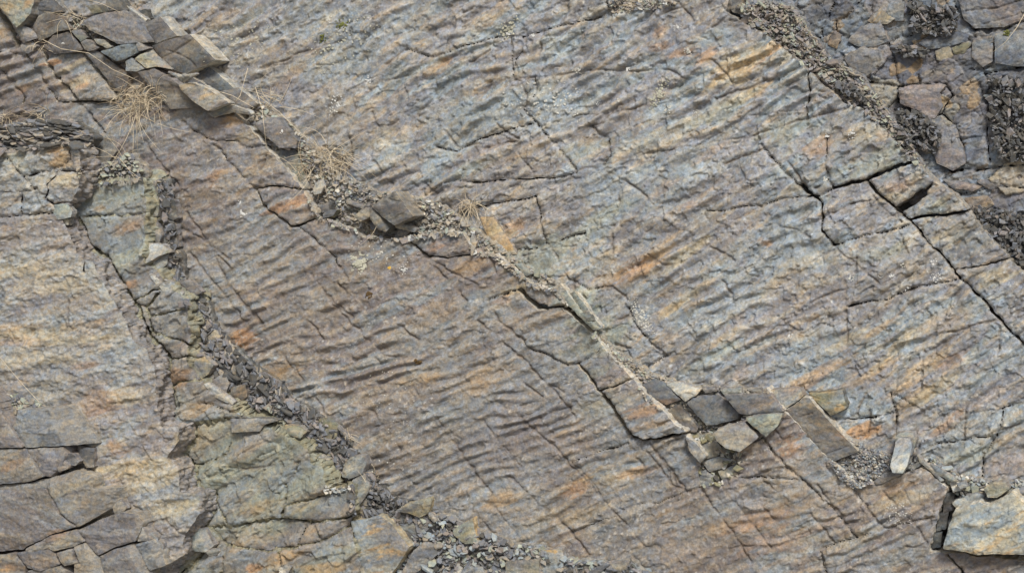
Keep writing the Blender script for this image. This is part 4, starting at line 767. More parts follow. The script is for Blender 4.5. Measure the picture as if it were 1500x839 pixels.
    S([(1399,746),(1433,736),(1446,741),(1483,720),(1499,736),(1540,745),(1540,812),(1493,811),(1433,811),(1381,803),(1389,773)], 0, .16, 'blue', 'leaning_block', 'big blue-grey block with ochre streaks beside the black gap', 'block', level=LVA+.10, c2='blue', c3='tan', side='cream',
      extra=dict(spall=.007, cell=32, amp=.004, lam=26, theta=24, och=.5, org=.3, tan=.6, edge=.009, tone=1.1))
    for pl, lb in (([(1383,722),(1399,722),(1397,746),(1381,752)], 'dark stone with painted-in shade jammed highest in the dark gap'), ([(1376,752),(1389,749),(1385,775),(1371,778)], 'dark stone with painted-in shade jammed midway down the dark gap'), ([(1367,780),(1381,778),(1378,801),(1363,803)], 'dark stone with painted-in shade jammed lowest in the dark gap')):
        S(pl, 0, .1, 'dark', 'chock_stone', lb, k, level=LVA-.045, c2='dark', c3='dark', side='dark', extra=dict(tan=0, och=0, speck=0, tone=.55))  # dark stones added to the gap; near-black tone paints in its shade
    # ---- shattered bed, plates that stand out
    S([(1187,109),(1206,110),(1242,153),(1186,153)], 0, .05, 'mauve', 'maroon_slab', 'smooth maroon three-cornered slab set back from the outer edge', 'slab', level=LVB-.035, c3='brown', c2='pink', side='dark')
    S([(1060,0),(1090,-8),(1090,22),(1074,18)], .05, .1, 'brown', 'loose_stone', 'rounded brown stone at the top beside the upper slab tip', k, c3='ochre', side='dark')
    S([(1317,130),(1338,124),(1385,125),(1376,136),(1382,155),(1370,172),(1358,176),(1345,162),(1320,152)], .035, .05, 'pink', 'pink_plate', 'pinkish plate in the middle of the shattered bed', 'slab', c3='pink', c2='mauve')
    S([(1340,212),(1362,208),(1386,210),(1388,217),(1374,226),(1345,228)], .014, .03, 'olive', 'olive_flake', 'flat olive flake sticking out below the shattered bed', 'rock flake', tilt=(0,-.002), side='dark', extra=dict(tan=0))
    S([(1366,48),(1400,46),(1420,50),(1417,60),(1385,70),(1360,72),(1345,64)], .014, .05, 'slate', 'curved_ledge', 'curved dark grey ledge below the black shards', 'slab', c2='mauve')
    S([(1394,70),(1418,62),(1424,64),(1412,78),(1398,80)], .014, .04, 'olive', 'loose_stone', 'pointed olive stone at the end of the curved ledge', k)
    S([(1402,-12),(1520,-12),(1520,20),(1470,40),(1430,42),(1412,28)], .014, .1, 'mauve', 'mauve_boulder', 'long mauve boulder at the upper right corner', b, c3='pink', F=[[(1415,17),(1460,12),(1500,0)],[(1440,36),(1490,22)]])
    S([(1345,180),(1378,170),(1384,180),(1410,215),(1414,240),(1396,250),(1372,240),(1362,205)], .014, .05, 'lav', 'mauve_plate', 'tall mauve plate under the pinkish plate', 'slab', c3='pink')
    S([(1240,60),(1262,40),(1290,30),(1300,60),(1280,68),(1258,68)], .014, .04, 'lav', 'mauve_plate', 'mauve plate beside the orange stain at the top', 'slab', c2='blue')
    S([(1212,66),(1222,45),(1232,52),(1226,72)], .014, .03, 'ochre', 'orange_flake', 'narrow orange flake near the top of the shattered bed', 'rock flake', c2='orange', extra=dict(org=.8))
    S([(1270,30),(1290,12),(1310,28),(1300,36),(1276,34)], .014, .03, 'tan', 'orange_flake', 'wide sandy orange flake near the top of the shattered bed', 'rock flake', c2='ochre', extra=dict(och=.6))
    S([(1302,4),(1326,2),(1322,30),(1308,30),(1298,16)], .014, .04, 'blue', 'blue_plate', 'round blue plate at the top of the shattered bed', 'slab', c2='blue')
    S([(1236,84),(1262,68),(1290,74),(1296,92),(1268,112),(1248,104)], .014, .05, 'blue', 'blue_plate', 'blue-green plate beside the crumbled strip', 'slab', c2='green')
    S([(1334,60),(1352,58),(1360,72),(1348,76)], .014, .02, 'ochre', 'orange_flake', 'small ochre flake on the curved ledge', 'rock flake', extra=dict(och=.8))
    S([(1370,75),(1390,68),(1398,82),(1384,90),(1372,88)], .014, .05, 'tan', 'loose_stone', 'yellowish lump under the pointed olive stone', k)
    S([(1430,265),(1460,262),(1470,272),(1450,278)], .014, .04, 'pale', 'loose_stone', 'pale stone on the ledge under the shattered bed', k)
    S([(1380,262),(1405,265),(1440,272),(1425,280),(1395,276)], .014, .04, 'pink', 'pink_plate', 'pink wedge on the ledge beside the outermost slabs', 'slab')
    S([(1412,290),(1446,286),(1456,300),(1440,312),(1420,308)], .014, .05, 'ochre', 'orange_flake', 'rust-coloured plate beside the outermost slab corner', 'rock flake', c2='pink', c3='brown')
    S([(1440,140),(1500,128),(1540,130),(1540,160),(1480,158),(1450,150)], .014, .08, 'blue', 'blue_boulder', 'blue-grey boulder at the outer border', b, c2='blue')
    S([(1456,50),(1490,46),(1530,60),(1530,96),(1490,98),(1458,92)], .014, .08, 'blue', 'blue_boulder', 'rounded blue boulder under the mauve one', b, c2='slate')
    S([(1425,58),(1453,52),(1454,90),(1440,98),(1424,84)], .014, .07, 'mauve', 'mauve_boulder', 'rounded mauve boulder left of the blue one', b, c2='blue')
    # ---- side ledges of the grey-green bed
    SV = LVD-.045
    S([(216,266),(226,272),(233,300),(230,318),(217,316)], 0, .1, 'green', 'ledge_block', 'topmost greenish block on the broken flank of the grey-green bed', 'block', level=SV, c2='olive')
    S([(217,318),(229,320),(236,345),(232,356),(216,352)], 0, .1, 'green', 'ledge_block', 'upright greenish block in the middle of the broken flank', 'block', level=SV-.01, c2='warm')
    S([(215,357),(235,358),(250,370),(232,376),(216,386)], 0, .07, 'pale', 'ledge_block', 'pale beak-shaped block jutting from the broken flank', 'block', level=SV+.05, c2='green', tilt=(0,.001))
    S([(216,388),(233,377),(247,372),(245,388),(232,398)], 0, .08, 'warm', 'ledge_block', 'buff block under the beak-shaped block', 'block', level=SV+.01)
    S([(217,402),(228,404),(254,416),(268,430),(262,441),(240,428)], 0, .06, 'pale', 'ledge_block', 'pale pointed flake with a sharp tip on the flank', 'block', level=SV+.06, c2='blue', tilt=(-.0005,.001))
    S([(242,432),(262,436),(270,444),(255,448)], 0, .05, 'green', 'ledge_block', 'small pale step below the sharp-tipped flake', 'block', level=SV+.06)
    S([(236,290),(256,292),(260,320),(240,330)], 0, .06, 'dark', 'ledge_block', 'dark block in the upper shaded groove', 'block', level=SV-.03)
    S([(240,334),(258,330),(262,362),(246,362)], 0, .06, 'slate', 'ledge_block', 'dark slab lower in the shaded groove', 'block', level=SV-.035)
    S([(252,411),(280,412),(297,428),(285,435),(266,421)], 0, .05, 'slate', 'ledge_block', 'grey flat slab roofing the shaded groove', 'block', level=SV-.0, c2='green')
    S([(281,437),(296,443),(306,468),(300,482),(285,462)], 0, .05, 'slate', 'ledge_block', 'blue-black block below the roofing slab', 'block', level=SV-.03, c2='blue')
    S([(300,487),(316,482),(324,492),(320,502),(305,498)], 0, .05, 'tan', 'ledge_block', 'small tan block in the shaded groove', 'block', level=SV-.02)
    S([(278,528),(300,522),(315,535),(306,548),(290,558),(276,548)], 0, .06, 'tan', 'ledge_block', 'rusty curled block where the groove widens', 'block', level=SV+.03, c3='green', extra=dict(och=.5), tilt=(.001,.0))
    S([(300,562),(306,560),(343,588),(340,592),(312,580)], 0, .04, 'pale', 'rock_sliver', 'bright pale wedge lying on the grey-green bed', 'rock sliver', level=SV+.07, c2='pale')
    S([(310,556),(330,548),(336,562),(332,574),(316,568)], 0, .05, 'warm', 'ledge_block', 'buff boulder at the edge of the dark flakes', 'block', level=SV+.02)
    S([(338,566),(358,562),(362,580),(352,588),(338,580)], 0, .05, 'brown', 'ledge_block', 'brown square block among the dark flakes', 'block', level=SV+.01)
    S([(338,613),(382,612),(410,615),(388,622),(380,632),(340,632)], 0, .06, 'warm', 'overhang_slab', 'flat buff slab forming the roof over the dark hollow', 'slab', level=LVD+.03, side='dark')
    S([(404,628),(418,621),(440,624),(449,632),(440,642),(412,634)], 0, .06, 'olive', 'loose_stone', 'ochre-faced stone under the flat buff slab', k, level=LVD-.0, extra=dict(och=.6), c2='ochre')
    S([(464,614),(486,611),(496,622),(494,640),(484,646),(466,636)], 0, .06, 'olive', 'loose_stone', 'rounded grey-brown stone wedged against the rippled slab', k, level=LVA+.09, c3='brown')
    S([(496,622),(515,640),(512,643),(494,626)], 0, .02, 'cream', 'rock_sliver', 'short cream sliver pointing from the rounded stone', 'rock sliver', level=LVA+.12)
    S([(463,655),(495,650),(500,668),(480,672),(464,668)], 0, .06, 'slate', 'loose_stone', 'grey square stone in the lower groove', k, level=LVA+.08, c2='blue')
    S([(466,668),(474,664),(486,672),(476,680),(464,676)], 0, .04, 'olive', 'loose_stone', 'yellowish small stone by the grey square stone', k, level=LVA+.12, extra=dict(och=.3))
    S([(503,680),(515,668),(532,668),(536,680),(530,694),(514,700),(500,698)], 0, .07, 'green', 'loose_block', 'green faceted block at the lower end of the groove', 'block', level=LVD-.02, c2='blue')
    S([(516,702),(532,692),(542,712),(538,722),(524,744),(518,735)], 0, .07, 'green', 'loose_block', 'green-grey block under the faceted block', 'block', level=LVD-.03, c2='slate', c3='olive')
    S([(514,763),(534,760),(554,754),(571,765),(601,800),(594,812),(570,845),(560,880),(525,880),(528,812)], 0, .1, 'blue', 'stained_boulder', 'blue-grey boulder with a broad orange stain', b, level=LVD+.01, c2='blue', c3='brown', side='tan', extra=dict(och=.6,org=.5,tan=.5,cell=30,spall=.005))
    S([(578,748),(600,735),(634,727),(636,732),(626,750),(612,758),(596,750)], 0, .04, 'olive', 'leaning_slab', 'thin olive slab leaning against the rippled slab', 'slab', level=LVA+.15, c3='tan', tilt=(0,-.0015), side='tan')
    S([(574,757),(598,750),(616,762),(622,776),(606,792),(588,782)], 0, .06, 'slate', 'loose_stone', 'blue-black stone behind the orange-stained boulder', k, level=LVA+.09, c2='blue')
    S([(604,760),(622,755),(634,768),(616,778)], 0, .05, 'mauve', 'loose_stone', 'pinkish grey stone under the leaning slab', k, level=LVA+.11)
    S([(626,748),(634,752),(642,762),(636,766),(628,756)], 0, .03, 'pale', 'loose_stone', 'upright white chip at the foot of the leaning slab', k, level=LVA+.13)
    S([(606,806),(622,792),(640,800),(640,812),(618,832),(596,845),(584,846)], 0, .07, 'mauve', 'loose_slab', 'grey slab with an orange tip beside the stained boulder', 'slab', level=LVA+.12, c3='warm', extra=dict(och=.3,org=.2))
    S([(664,776),(680,765),(692,758),(696,775),(700,795),(682,796),(666,784)], 0, .06, 'olive', 'loose_stone', 'upright greenish stone with a rusty edge', k, level=LVA+.11, side='ochre', c2='green')
    S([(741,822),(790,818),(791,850),(738,850)], 0, .07, 'olive', 'loose_block', 'square olive-brown block at the bottom border', 'block', level=LVA+.12, c2='mauve', c3='warm')
    S([(790,806),(822,803),(828,818),(822,840),(794,845)], 0, .07, 'blue', 'loose_block', 'blue stone with a yellow patch at the bottom border', 'block', level=LVA+.09, c2='lav', extra=dict(och=.9))
    S([(664,838),(690,828),(706,830),(714,845),(664,850)], 0, .05, 'pale', 'loose_stone', 'pale flat stone in the bottom heap', k, level=LVA+.12, side='warm')
    S([(884,826),(915,822),(925,832),(895,838)], 0, .04, 'warm', 'loose_stone', 'buff stone over the shaded bottom edge', k, level=LVA+.10)
    S([(862,838),(888,824),(893,826),(870,846)], 0, .02, 'slate', 'rock_sliver', 'tilted grey sliver over the shaded bottom edge', 'rock sliver', level=LVA+.12)
    S([(830,830),(868,825),(885,836),(862,850),(832,850)], 0, .05, 'dark', 'loose_stone', 'dark flat stone shaded at the bottom border', k, level=LVA+.08)
    S([(408,832),(418,826),(428,829),(424,838),(410,842)], 0, .04, 'cream', 'loose_stone', 'cream stone at the bottom of the grey-green bed', k, level=LVD+.04)
    S([(302,809),(314,803),(322,806),(316,812),(306,814)], 0, .02, 'cream', 'loose_stone', 'cream flake lying by the grey prism', k, level=LVE-.02)
    S([(271,776),(290,771),(300,775),(311,800),(302,808),(285,806),(276,800)], 0, .08, 'blue', 'loose_block', 'blue-grey prism-like block below the yellow face', 'block', level=LVD+.07, c2='green', bev=((290,770,304,808,-.003),))
    S([(165,728),(173,725),(184,738),(180,746),(164,750)], 0, .05, 'warm', 'loose_stone', 'small buff stone in the gap between the lower left blocks', k, level=LVE+.05)
    S([(80,300),(98,298),(106,308),(104,318),(86,322),(76,310)], 0, .05, 'green', 'loose_stone', 'greenish layered lump at the corner of the yellow face', k, level=LVE+.01)
    S([(84,318),(102,320),(100,330),(88,328)], 0, .05, 'olive', 'loose_stone', 'small olive lump under the layered lump', k, level=LVE-.02)

def lower_left():
    """the jointed blocks standing furthest forward"""
    S = stone; B = 'block'
    def blk(poly, lv, thick, base, label, **k):
        ex = dict(spall=.006, cell=30, amp=.001, edge=.008, tan=.3, och=.2, rough=.0018, und=.01, speck=.5, tone=.82, cool=(.95, .98, 1.03)); ex.update(k.pop('extra', {}))
        S(poly, 0, thick, base, 'jointed_block', label, B, level=lv, extra=ex, **k)
    F0 = LVF
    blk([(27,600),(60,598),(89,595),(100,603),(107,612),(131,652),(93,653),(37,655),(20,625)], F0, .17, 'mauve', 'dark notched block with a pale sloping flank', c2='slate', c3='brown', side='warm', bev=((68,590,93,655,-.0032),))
    blk([(-60,540),(0,588),(6,607),(18,628),(34,655),(-60,657)], F0+.02, .17, 'warm', 'grey-buff block with ochre fleck at the left border', c2='mauve')
    blk([(-60,659),(36,657),(48,675),(64,698),(40,705),(-60,715)], F0+.01, .17, 'warm', 'buff block with a rusty eye below the left border block', c2='mauve', side='slate')
    blk([(39,657),(93,655),(96,668),(90,680),(74,698),(64,696),(50,675)], F0-.01, .15, 'mauve', 'mauve block with a bluish patch under the dark notched block', c2='lav')
    blk([(93,662),(106,664),(117,676),(112,682),(96,680)], F0-.04, .10, 'slate', 'small dark wedge in the hollow of the lower left blocks', c2='dark')
    blk([(84,684),(94,674),(100,680),(100,686),(86,690)], F0-.01, .06, 'pale', 'small pale stone in the hollow of the lower left blocks')
    blk([(112,652),(137,656),(138,684),(128,684),(118,672)], F0-.09, .08, 'dark', 'dark recessed block at the back of the hollow', c2='slate')
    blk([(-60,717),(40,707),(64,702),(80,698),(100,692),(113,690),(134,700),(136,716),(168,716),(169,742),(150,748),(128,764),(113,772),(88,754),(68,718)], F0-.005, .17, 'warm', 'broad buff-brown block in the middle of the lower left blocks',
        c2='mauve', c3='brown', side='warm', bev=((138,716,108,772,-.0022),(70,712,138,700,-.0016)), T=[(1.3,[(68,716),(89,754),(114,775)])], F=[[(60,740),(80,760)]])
    blk([(-60,719),(66,716),(88,754),(110,772),(75,782),(38,800),(34,804),(-60,811)], F0+.005, .17, 'mauve', 'wide mauve-brown block speckled with white', c2='brown', c3='mauve', extra=dict(speck=1.0))
    blk([(38,803),(74,784),(112,775),(122,792),(106,800),(80,806),(70,802),(38,812)], F0, .16, 'warm', 'oblong block with orange stain below the speckled block', c2='mauve', extra=dict(och=.5))
    blk([(-60,813),(0,811),(24,809),(36,830),(44,880),(-60,880)], F0, .17, 'mauve', 'rust-flecked block in the bottom left corner', c2='brown', extra=dict(och=.5,org=.3))
    blk([(26,808),(70,804),(82,810),(88,826),(60,836),(40,832)], F0+.005, .17, 'mauve', 'reddish block beside the corner block', c3='warm', extra=dict(och=.4))
    blk([(40,836),(88,828),(104,845),(104,880),(46,880)], F0, .17, 'warm', 'grey block cut by the bottom border', c2='mauve')
    blk([(84,808),(106,803),(108,820),(116,823),(95,828)], F0+.002, .16, 'warm', 'small brown block between two fine cracks', c2='mauve')
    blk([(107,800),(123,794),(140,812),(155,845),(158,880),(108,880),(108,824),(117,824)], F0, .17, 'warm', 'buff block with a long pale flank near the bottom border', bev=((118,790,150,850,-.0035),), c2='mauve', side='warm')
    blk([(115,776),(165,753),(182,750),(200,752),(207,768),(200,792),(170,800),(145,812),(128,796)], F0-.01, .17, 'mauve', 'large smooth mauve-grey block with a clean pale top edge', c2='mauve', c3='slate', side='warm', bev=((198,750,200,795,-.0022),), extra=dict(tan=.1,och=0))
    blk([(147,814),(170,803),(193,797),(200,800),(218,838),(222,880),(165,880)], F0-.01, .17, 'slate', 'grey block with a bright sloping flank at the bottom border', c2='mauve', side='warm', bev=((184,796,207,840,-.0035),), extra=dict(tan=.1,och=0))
    blk([(199,769),(207,769),(219,790),(203,793)], F0-.03, .12, 'pale', 'small pale wedge between two grey blocks', c2='slate')
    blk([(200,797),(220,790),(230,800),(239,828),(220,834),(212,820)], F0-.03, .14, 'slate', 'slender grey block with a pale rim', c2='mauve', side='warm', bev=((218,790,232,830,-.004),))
    blk([(214,776),(222,778),(238,800),(242,826),(236,822),(228,800)], F0-.07, .08, 'green', 'greenish leaf of rock behind the slender grey block', c2='warm')
    blk([(164,742),(168,736),(178,732),(184,744),(178,752),(166,752)], F0-.06, .06, 'pale', 'pale forked chip standing in the gap', c2='cream')
    blk([(89,594),(97,589),(106,598),(132,640),(132,650),(108,612)], F0-.10, .06, 'mauve', 'thin dark rim of rock behind the dark notched block', c2='slate', side='dark')
# ---------------------------------------------------------------- dry grass, straws, moss, lichen
def mat_simple(name, col, rough=.7, var=.25, sss=False):
    m = bpy.data.materials.new(name); m.use_nodes = True; nt = m.node_tree; b = nt.nodes['Principled BSDF']; b.inputs['Roughness'].default_value = rough
    tc = nt.nodes.new('ShaderNodeTexCoord'); n = nt.nodes.new('ShaderNodeTexNoise'); n.inputs['Scale'].default_value = 30; n.inputs['Detail'].default_value = 4
    cr = nt.nodes.new('ShaderNodeValToRGB'); cr.color_ramp.elements[0].position = .3; cr.color_ramp.elements[1].position = .7
    cr.color_ramp.elements[0].color = tuple(c*(1-var) for c in col)+(1,); cr.color_ramp.elements[1].color = tuple(min(1, c*(1+var)) for c in col)+(1,)
    nt.links.new(tc.outputs['Object'], n.inputs[0]); nt.links.new(n.outputs[0], cr.inputs[0]); nt.links.new(cr.outputs[0], b.inputs['Base Color'])
    return m
STRAW = mat_simple('straw', (.60, .51, .36)); STRAWD = mat_simple('old_straw', (.38, .30, .20)); LICHW = mat_simple('white_lichen', (.56, .56, .53), .9, .1); LICH = mat_simple('lichen', (.52, .51, .45), .9, .15); LICHG = mat_simple('green_lichen', (.42, .41, .32), .9, .2)
LICHY = mat_simple('orange_lichen', (.6, .38, .06), .9, .15); MOSS = mat_simple('moss', (.09, .055, .02), .95, .4); MOSSG = mat_simple('green_moss', (.14, .15, .04), .95, .4)
def tubes(name, paths, mat, **props):
    V, Fc = [], []
    for pts, r0, r1 in paths:
        pts = [np.array(p) for p in pts]; n = len(pts)
        for i, p in enumerate(pts):
            t = pts[min(i+1, n-1)]-pts[max(i-1, 0)]; t = t/(np.linalg.norm(t)+1e-9)
            u = np.cross(t, N); u = u/(np.linalg.norm(u)+1e-9); v = np.cross(t, u); r = r0+(r1-r0)*i/(n-1)
            b = len(V)
            for k in range(4): a = k*math.pi/2+.4; V.append(p+r*(u*math.cos(a)+v*math.sin(a)))
            if i:
                for k in range(4): Fc.append((b-4+k, b-4+(k+1) % 4, b+(k+1) % 4, b+k))
    me = bpy.data.meshes.new(name); me.from_pydata([tuple(v) for v in V], [], Fc); me.update(); me.materials.append(mat)
    me.polygons.foreach_set('use_smooth', np.full(len(me.polygons), True))
    return link(name, me, **props)
def tuft(x, y, rad, n, lmin, lmax, label, seed, droop=1.0, lean=(0, 0), mat=None, hang=0.):
    rg = random.Random(seed); paths = []
    for i in range(int(n*.75)):
        a = rg.uniform(0, 6.28); rr = rad*1.25*rg.random()**.6
        bx, by = x+rr*math.cos(a), y+rr*math.sin(a)*.6
        p = P(bx, by, float(rast_get(bx, by)))+N*.002
        d = N*rg.uniform(.05, .8)+np.array([rg.gauss(0, 1.1), rg.gauss(0, 1)*.3, rg.gauss(.15-hang*1.2, 1.0)])+EX*lean[0]/.004-EY*lean[1]/.004
        d /= np.linalg.norm(d); L = (lmin*.6+(lmax-lmin*.6)*rg.random()**1.7)*.004; pts = [p]; seg = 6
        cur = np.array([rg.gauss(0, .6), rg.gauss(0, .3), -rg.uniform(.0, .8)*droop])
        for k in range(seg):
            d = d+cur*.33; d /= np.linalg.norm(d); q = pts[-1]+d*L/seg
            # stay in front of the rock
            dep = (q@N); 
            if dep < p@N+.002: q = q+N*(p@N+.002-dep)
            pts.append(q)
        paths.append((pts, rg.uniform(.0013, .0022), .0006))
    root = bpy.data.objects.new('dry_grass_tuft', None); COL.objects.link(root); root.location = P(x, y, float(rast_get(x, y)))
    root['label'] = label; root['category'] = 'grass tuft'; root['group'] = 'dry grass tufts'
    k = int(len(paths)*.65)
    for nm, ps, m in (('pale_blades', paths[:k], STRAW), ('withered_blades', paths[k:], STRAWD)):
        o = tubes(nm, ps, m); o.parent = root; o.matrix_parent_inverse = mathutils.Matrix.Translation(-root.location)
def straw(pts, label, w0=.03, r=.0021):
    n = len(pts); dense = []
    for (x0, y0), (x1, y1) in zip(pts[:-1], pts[1:]):
        for k in range(4): dense.append((x0+(x1-x0)*k/4, y0+(y1-y0)*k/4))
    dense.append(pts[-1])
    lv = max(float(rast_get(x, y)) for x, y in dense[::2])*.5+.5*float(rast_get(*dense[0]))
    P3 = [P(x, y, max(lv, float(rast_get(x, y)))+w0*(.3+math.sin(3.14*i/len(dense)))) for i, (x, y) in enumerate(dense)]
    tubes('straw', [(P3, r, r*.5)], STRAW, label=label, category='straw', group='single straws')
def crust(x, y, rad, n, label, mat=None, seed=1, name='lichen_patch', cat='lichen', h=.002, dot=(1.2, 3.2), group='lichen patches', kind=None, sq=(1, 1, 0)):
    rg = random.Random(seed*101+int(x)); V, Fc = [], []
    ca, sa = math.cos(R(sq[2])), math.sin(R(sq[2]))
    for i in range(n):
        a = rg.uniform(0, 6.28); rr = rad*rg.random()**.7
        u, v = rr*math.cos(a)*sq[0], rr*math.sin(a)*sq[1]
        cx, cy = x+u*ca+v*sa, y-u*sa+v*ca
        r = rg.uniform(*dot)*(1.15-.6*rr/rad); lv = float(rast_get(cx, cy)); m = 9; b = len(V)
        ph = [rg.uniform(0, 6.28) for _ in range(3)]
        for ring, (f, hh) in enumerate(((1.0, -.3), (.85, .55), (.45, 1.0))):
            for k in range(m):
                t = 6.283*k/m; q = r*f*(1+.16*math.sin(2*t+ph[0])+.12*math.sin(3*t+ph[1]))
                V.append(P(cx+q*math.cos(t), cy+q*math.sin(t), lv)+N*(h*hh*rg.uniform(.6, 1.2)+.001))
            if ring:
                for k in range(m): Fc.append((b+(ring-1)*m+k, b+(ring-1)*m+(k+1) % m, b+ring*m+(k+1) % m, b+ring*m+k)[::-1])
        V.append(P(cx, cy, lv)+N*(h*.6)); c = len(V)-1
        for k in range(m): Fc.append((b+2*m+(k+1) % m, b+2*m+k, c))
    me = bpy.data.meshes.new(name); me.from_pydata([tuple(v) for v in V], [], Fc); me.update(); me.materials.append(mat or LICH)
    o = link(name, me, label=label, category=(cat if not kind else None), group=group if not kind else None, kind=kind)
    if kind: 
        for kk in ('label', 'category', 'group'):
            if kk in o: del o[kk]
def plants():
    tuft(205,145,30,300,18,60,'largest tangled tuft of dry grass beneath the brown slab',1,1.6)
    tuft(196,165,12,26,60,110,'sparse long-bladed tuft hanging over the dark ledge',2,.6,hang=1)
    tuft(180,235,10,22,25,60,'thin tuft standing on the grey-green bed',3,.6)
    tuft(482,238,30,170,22,90,'wide wispy tuft of dry grass at the head of the scree',4,1.2,lean=(.3,.2))
    tuft(395,150,18,36,30,80,'loose tuft beside the kite-shaped slab',5,.8,lean=(.3,.2))
    tuft(684,300,10,90,25,60,'arching tuft drooping over the rusty plate',6,1.8,lean=(.5,.1))
    tuft(545,338,10,70,15,40,'small tuft hanging under the largest square block',7,1.5,hang=1)
    tuft(60,168,14,34,20,40,'short faded tuft above the dark ledge',8,1.0,lean=(.6,0))
    tuft(12,175,12,40,20,55,'tuft at the left border above the ledge',9,.9)
    tuft(62,68,14,34,15,40,'withered wisp between the jumbled stones and the bright plate',10,1.4)
    tuft(105,25,16,40,20,55,'wisp of roots by the brown knobbed stone',11,1.4)
    tuft(930,4,10,80,8,22,'tiny dark tuft in the top crack',12,1.2)
    tuft(545,700,12,26,20,45,'sparse tuft with white seeds beside the rippled slab',13,.8)
    tuft(508,640,8,24,12,32,'little tuft behind the rounded stone',14,1.0)
    tuft(448,250,12,40,20,60,'wisp over the long grey plate',15,.8,lean=(.4,.3))
    straw([(57,588),(38,568),(18,545),(-4,518)],'long pale straw sticking out over the yellow face',.05,.0018)
    straw([(62,58),(90,72),(130,78),(165,102),(195,115),(212,124)],'long bent straw crossing the bright rippled plate',.03)
    straw([(122,-2),(150,6),(175,18)],'straw lying across the stones at the top',.05)
    straw([(363,100),(352,140),(344,150)],'upright straw above the central slab tip',.04)
    straw([(374,128),(384,160),(390,214),(392,220)],'straw bent over the kite-shaped slab',.05)
    straw([(378,140),(410,165),(440,195),(470,218)],'straw stretched towards the head of the scree',.04)
    straw([(300,128),(340,140),(372,158)],'straw lying along the rusty grey slab',.03)
    straw([(1502,18),(1490,40),(1473,62),(1455,76)],'pale green straw arching over the rounded blue boulder',.05)
    straw([(175,232),(190,250),(208,264)],'short straw on the grey-green bed',.03)
    straw([(628,240),(629,272)],'tiny dark twig standing on the upper face',.02,.0009)
    straw([(563,40),(563,60)],'hair-thin twig high on the upper face',.02,.0008)
    L = [(355,312,8,16,'bright white lichen rosette on the left part of the rippled slab'),(352,296,4,6,'little white lichen spot above the bright rosette'),(592,396,8,14,'white lichen below the middle scree'),(565,378,5,8,'pale lichen spot just under the dry tuft'),
         (1247,196,11,22,'large white lichen on the outer slab above the wide crack'),(1212,200,6,9,'white lichen on the vertical crack'),(1203,215,5,6,'small lichen beside the vertical crack'),(1370,406,12,22,'largest white lichen on the lower outer slabs'),(1367,384,9,14,'white lichen just above the largest one'),
         (1306,403,7,12,'white lichen left of the pair on the outer slab'),(1289,404,5,8,'leftmost small white lichen of the outer slab row'),(1330,422,6,9,'lichen under the row of white lichens'),(1322,388,5,6,'tiny lichen above the outer row'),(1156,492,8,14,'lone white lichen on the blue flake field'),
         (993,40,9,16,'white lichen near the tip of the upper slab'),(1007,76,9,16,'lichen beside the orange streaks'),(920,102,7,12,'white lichen on the long crack'),(875,153,5,7,'round white lichen spot in mid upper face'),(905,147,4,6,'lichen dot beside the round spot'),
         (540,118,9,18,'white lichen left of the rusty patch'),(495,150,14,34,'cluster of white lichens by the reddish streaks'),(487,163,10,22,'lower lichen of the reddish-streak cluster'),(482,30,8,12,'yellow-grey lichen high on the upper face'),
         (1245,408,7,10,'pale lichen on the fine vertical crack'),(1208,262,6,9,'lichen above the crack junction'),(183,162,8,14,'white lichen under the bright rippled plate'),(92,63,3,5,'white spot on the flat brown stone'),(413,193,4,7,'white spot on the kite-shaped slab'),
         (1020,165,7,12,'lichen under the orange streaks'),(978,160,9,16,'pale lichen at the foot of the lichen trail'),(745,50,5,9,'bright white lichen at the corner of the top crack'),(780,52,5,7,'white lichen on the top crack'),(845,104,8,12,'yellowish lichen on the middle crack'),
         (1310,760,0.1,1,'')]
    for x, y, r, n, l in L:
        if l: crust(x, y, r*.8, n, l, LICHW if 'white' in l else None, seed=n, dot=(.6, 1.9))
    crust(525,385,17,46,'greenish crust of lichen below the middle scree',LICHG,3,dot=(1.5,3.8))
    crust(1315,752,22,60,'pale frosting of lichen on the lowest right slab',LICH,5,dot=(.6,1.5))
    crust(966,135,30,90,'long trail of pale lichen on the upper face',LICHG,6,dot=(.8,2.2),sq=(1,.3,65))
    crust(940,465,34,110,'trail of beaded lichen above the green-grey plates',LICH,7,dot=(.6,1.9),sq=(1,.35,-60))
    crust(745,42,24,70,'pale lichen spread above the top crack',LICHG,8,dot=(.8,2.4),sq=(1,.5,50))
    crust(800,148,70,110,None,LICH,9,'lichen_specks',kind='stuff',dot=(.8,2.0),sq=(1,.5,-10))
    crust(500,60,80,110,None,LICHG,10,'lichen_specks',kind='stuff',dot=(.7,1.9),sq=(1,.5,30))
    crust(350,60,60,60,None,LICHG,12,'lichen_specks',kind='stuff',dot=(.7,1.9),sq=(1,.6,30))
    crust(560,370,60,60,None,LICH,11,'lichen_specks',kind='stuff',dot=(.6,1.5),sq=(1,.5,-20))
    crust(560,575,90,60,'fine lichen dots low on the rippled slab',LICH,13,dot=(.5,1.2),sq=(1,.6,-50))
    crust(560,685,26,9,'white seeds stuck to the rippled slab',LICH,14,'seed_specks','seeds',dot=(.9,1.7),group=None)
    crust(571,393,2.5,3,'single orange lichen dot below the middle scree',LICHY,15,dot=(1.6,2.4))
    crust(540,431,5,14,'brown moss cushion in a hollow of the rippled slab',MOSS,16,'moss_cushion','moss',.007,(1.5,3.5),'moss cushions')
    crust(612,529,5,14,'dark moss cushion at a crack junction',MOSS,17,'moss_cushion','moss',.008,(1.5,3.5),'moss cushions')
    crust(1475,48,5,14,'green moss cushion under the mauve boulder',MOSSG,18,'moss_cushion','moss',.01,(1.5,3.5),'moss cushions')
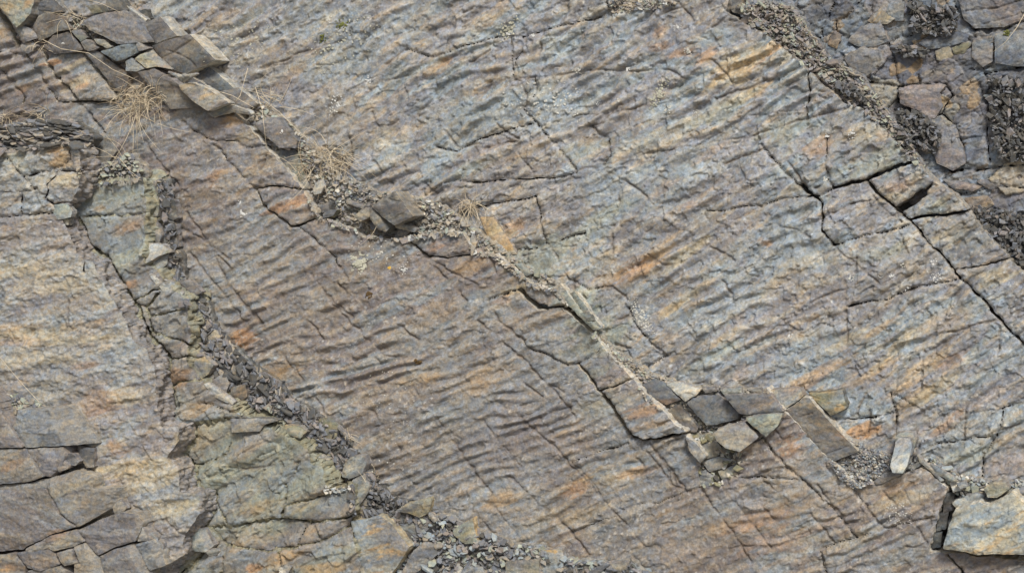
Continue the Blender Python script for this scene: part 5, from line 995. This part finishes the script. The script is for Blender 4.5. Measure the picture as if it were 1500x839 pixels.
    crust(500,36,10,22,'olive moss crust on the highest crack',MOSSG,19,'moss_cushion','moss',.006,(1,2.4),'moss cushions')
    crust(472,56,8,14,'brownish moss crust left of the highest crack',MOSSG,20,'moss_cushion','moss',.006,(1,2.2),'moss cushions')
# ---------------------------------------------------------------- build
bedC(); bedB(); bedA(); bedD(); bedE()
def rock_core():
    """the unbroken rock behind the beds: one rough sheet that also runs on beyond the photograph"""
    xs = np.arange(-1500, 3001, 10.); ys = np.arange(-1100, 1801, 10.); X, Y = np.meshgrid(xs, ys)
    lv = rast_get(X, Y); ins = (X > -140) & (X < 1640) & (Y > -100) & (Y < 900)
    diag = np.clip(.2-.00035*(X-750)+.00035*(Y-420), -.2, .6)
    lv = np.where(ins & (lv > -.4), lv, diag)
    for _ in range(3):
        q = np.pad(lv, 1, mode='edge'); lv = np.min([q[1+a:1+a+lv.shape[0], 1+b:1+b+lv.shape[1]] for a in (-1, 0, 1) for b in (-1, 0, 1)], 0)
    lv = np.where(sdf_poly(X, Y, [(1374,735),(1392,712),(1405,720),(1400,800),(1500,805),(1560,805),(1560,830),(1430,825),(1355,810)]) > -4, LVB-.30, lv)
    core = lv - np.where(ins, .10, .02) + (np.where(ins, .012, .07))*fbm(X/60, Y/40, 5, 4) + np.where(ins, 0, .05)*terr(2*fbm(X/140, Y/60, 6, 3)+2)
    co = P(X, Y, 0)+N*core[..., None]
    h, w_ = X.shape; idx = np.arange(h*w_).reshape(h, w_)
    quads = np.stack([idx[1:, :-1], idx[1:, 1:], idx[:-1, 1:], idx[:-1, :-1]], -1).reshape(-1, 4)
    c = np.broadcast_to(PAL['mauve'], X.shape+(3,)).copy(); c = mixc(c, 'warm', sstep(-.2, .3, fbm(X/90, Y/50, 8, 4))); c = mixc(c, 'blue', sstep(0, .4, fbm(X/70, Y/30, 9, 4))); c = mixc(c, 'ochre', sstep(.25, .6, fbm(X/70, Y/20, 10, 4))*.5)
    c = c*np.where(ins, .75, 1.)[..., None]
    link('rock_face', new_mesh('rock_face', co.reshape(-1, 3), quads, c.reshape(-1, 3), ROCK), kind='structure')
    # ground at the foot of the cliff
    g = 60; gx = np.linspace(-60, 60, g); gy = np.linspace(-60, 4, g); GX, GY = np.meshgrid(gx, gy)
    z = -5.2+.25*fbm(GX/5, GY/5, 3, 4); co = np.stack([GX, GY, z], -1).reshape(-1, 3); idx = np.arange(g*g).reshape(g, g)
    quads = np.stack([idx[:-1, :-1], idx[:-1, 1:], idx[1:, 1:], idx[1:, :-1]], -1).reshape(-1, 4)
    link('ground', new_mesh('ground', co, quads, np.tile(PAL['warm'], (g*g, 1)), rock_mat('ground_soil', 1, .95, .6, .2)), kind='structure')
heaps(); rock_core(); lower_left(); stones(); plants()
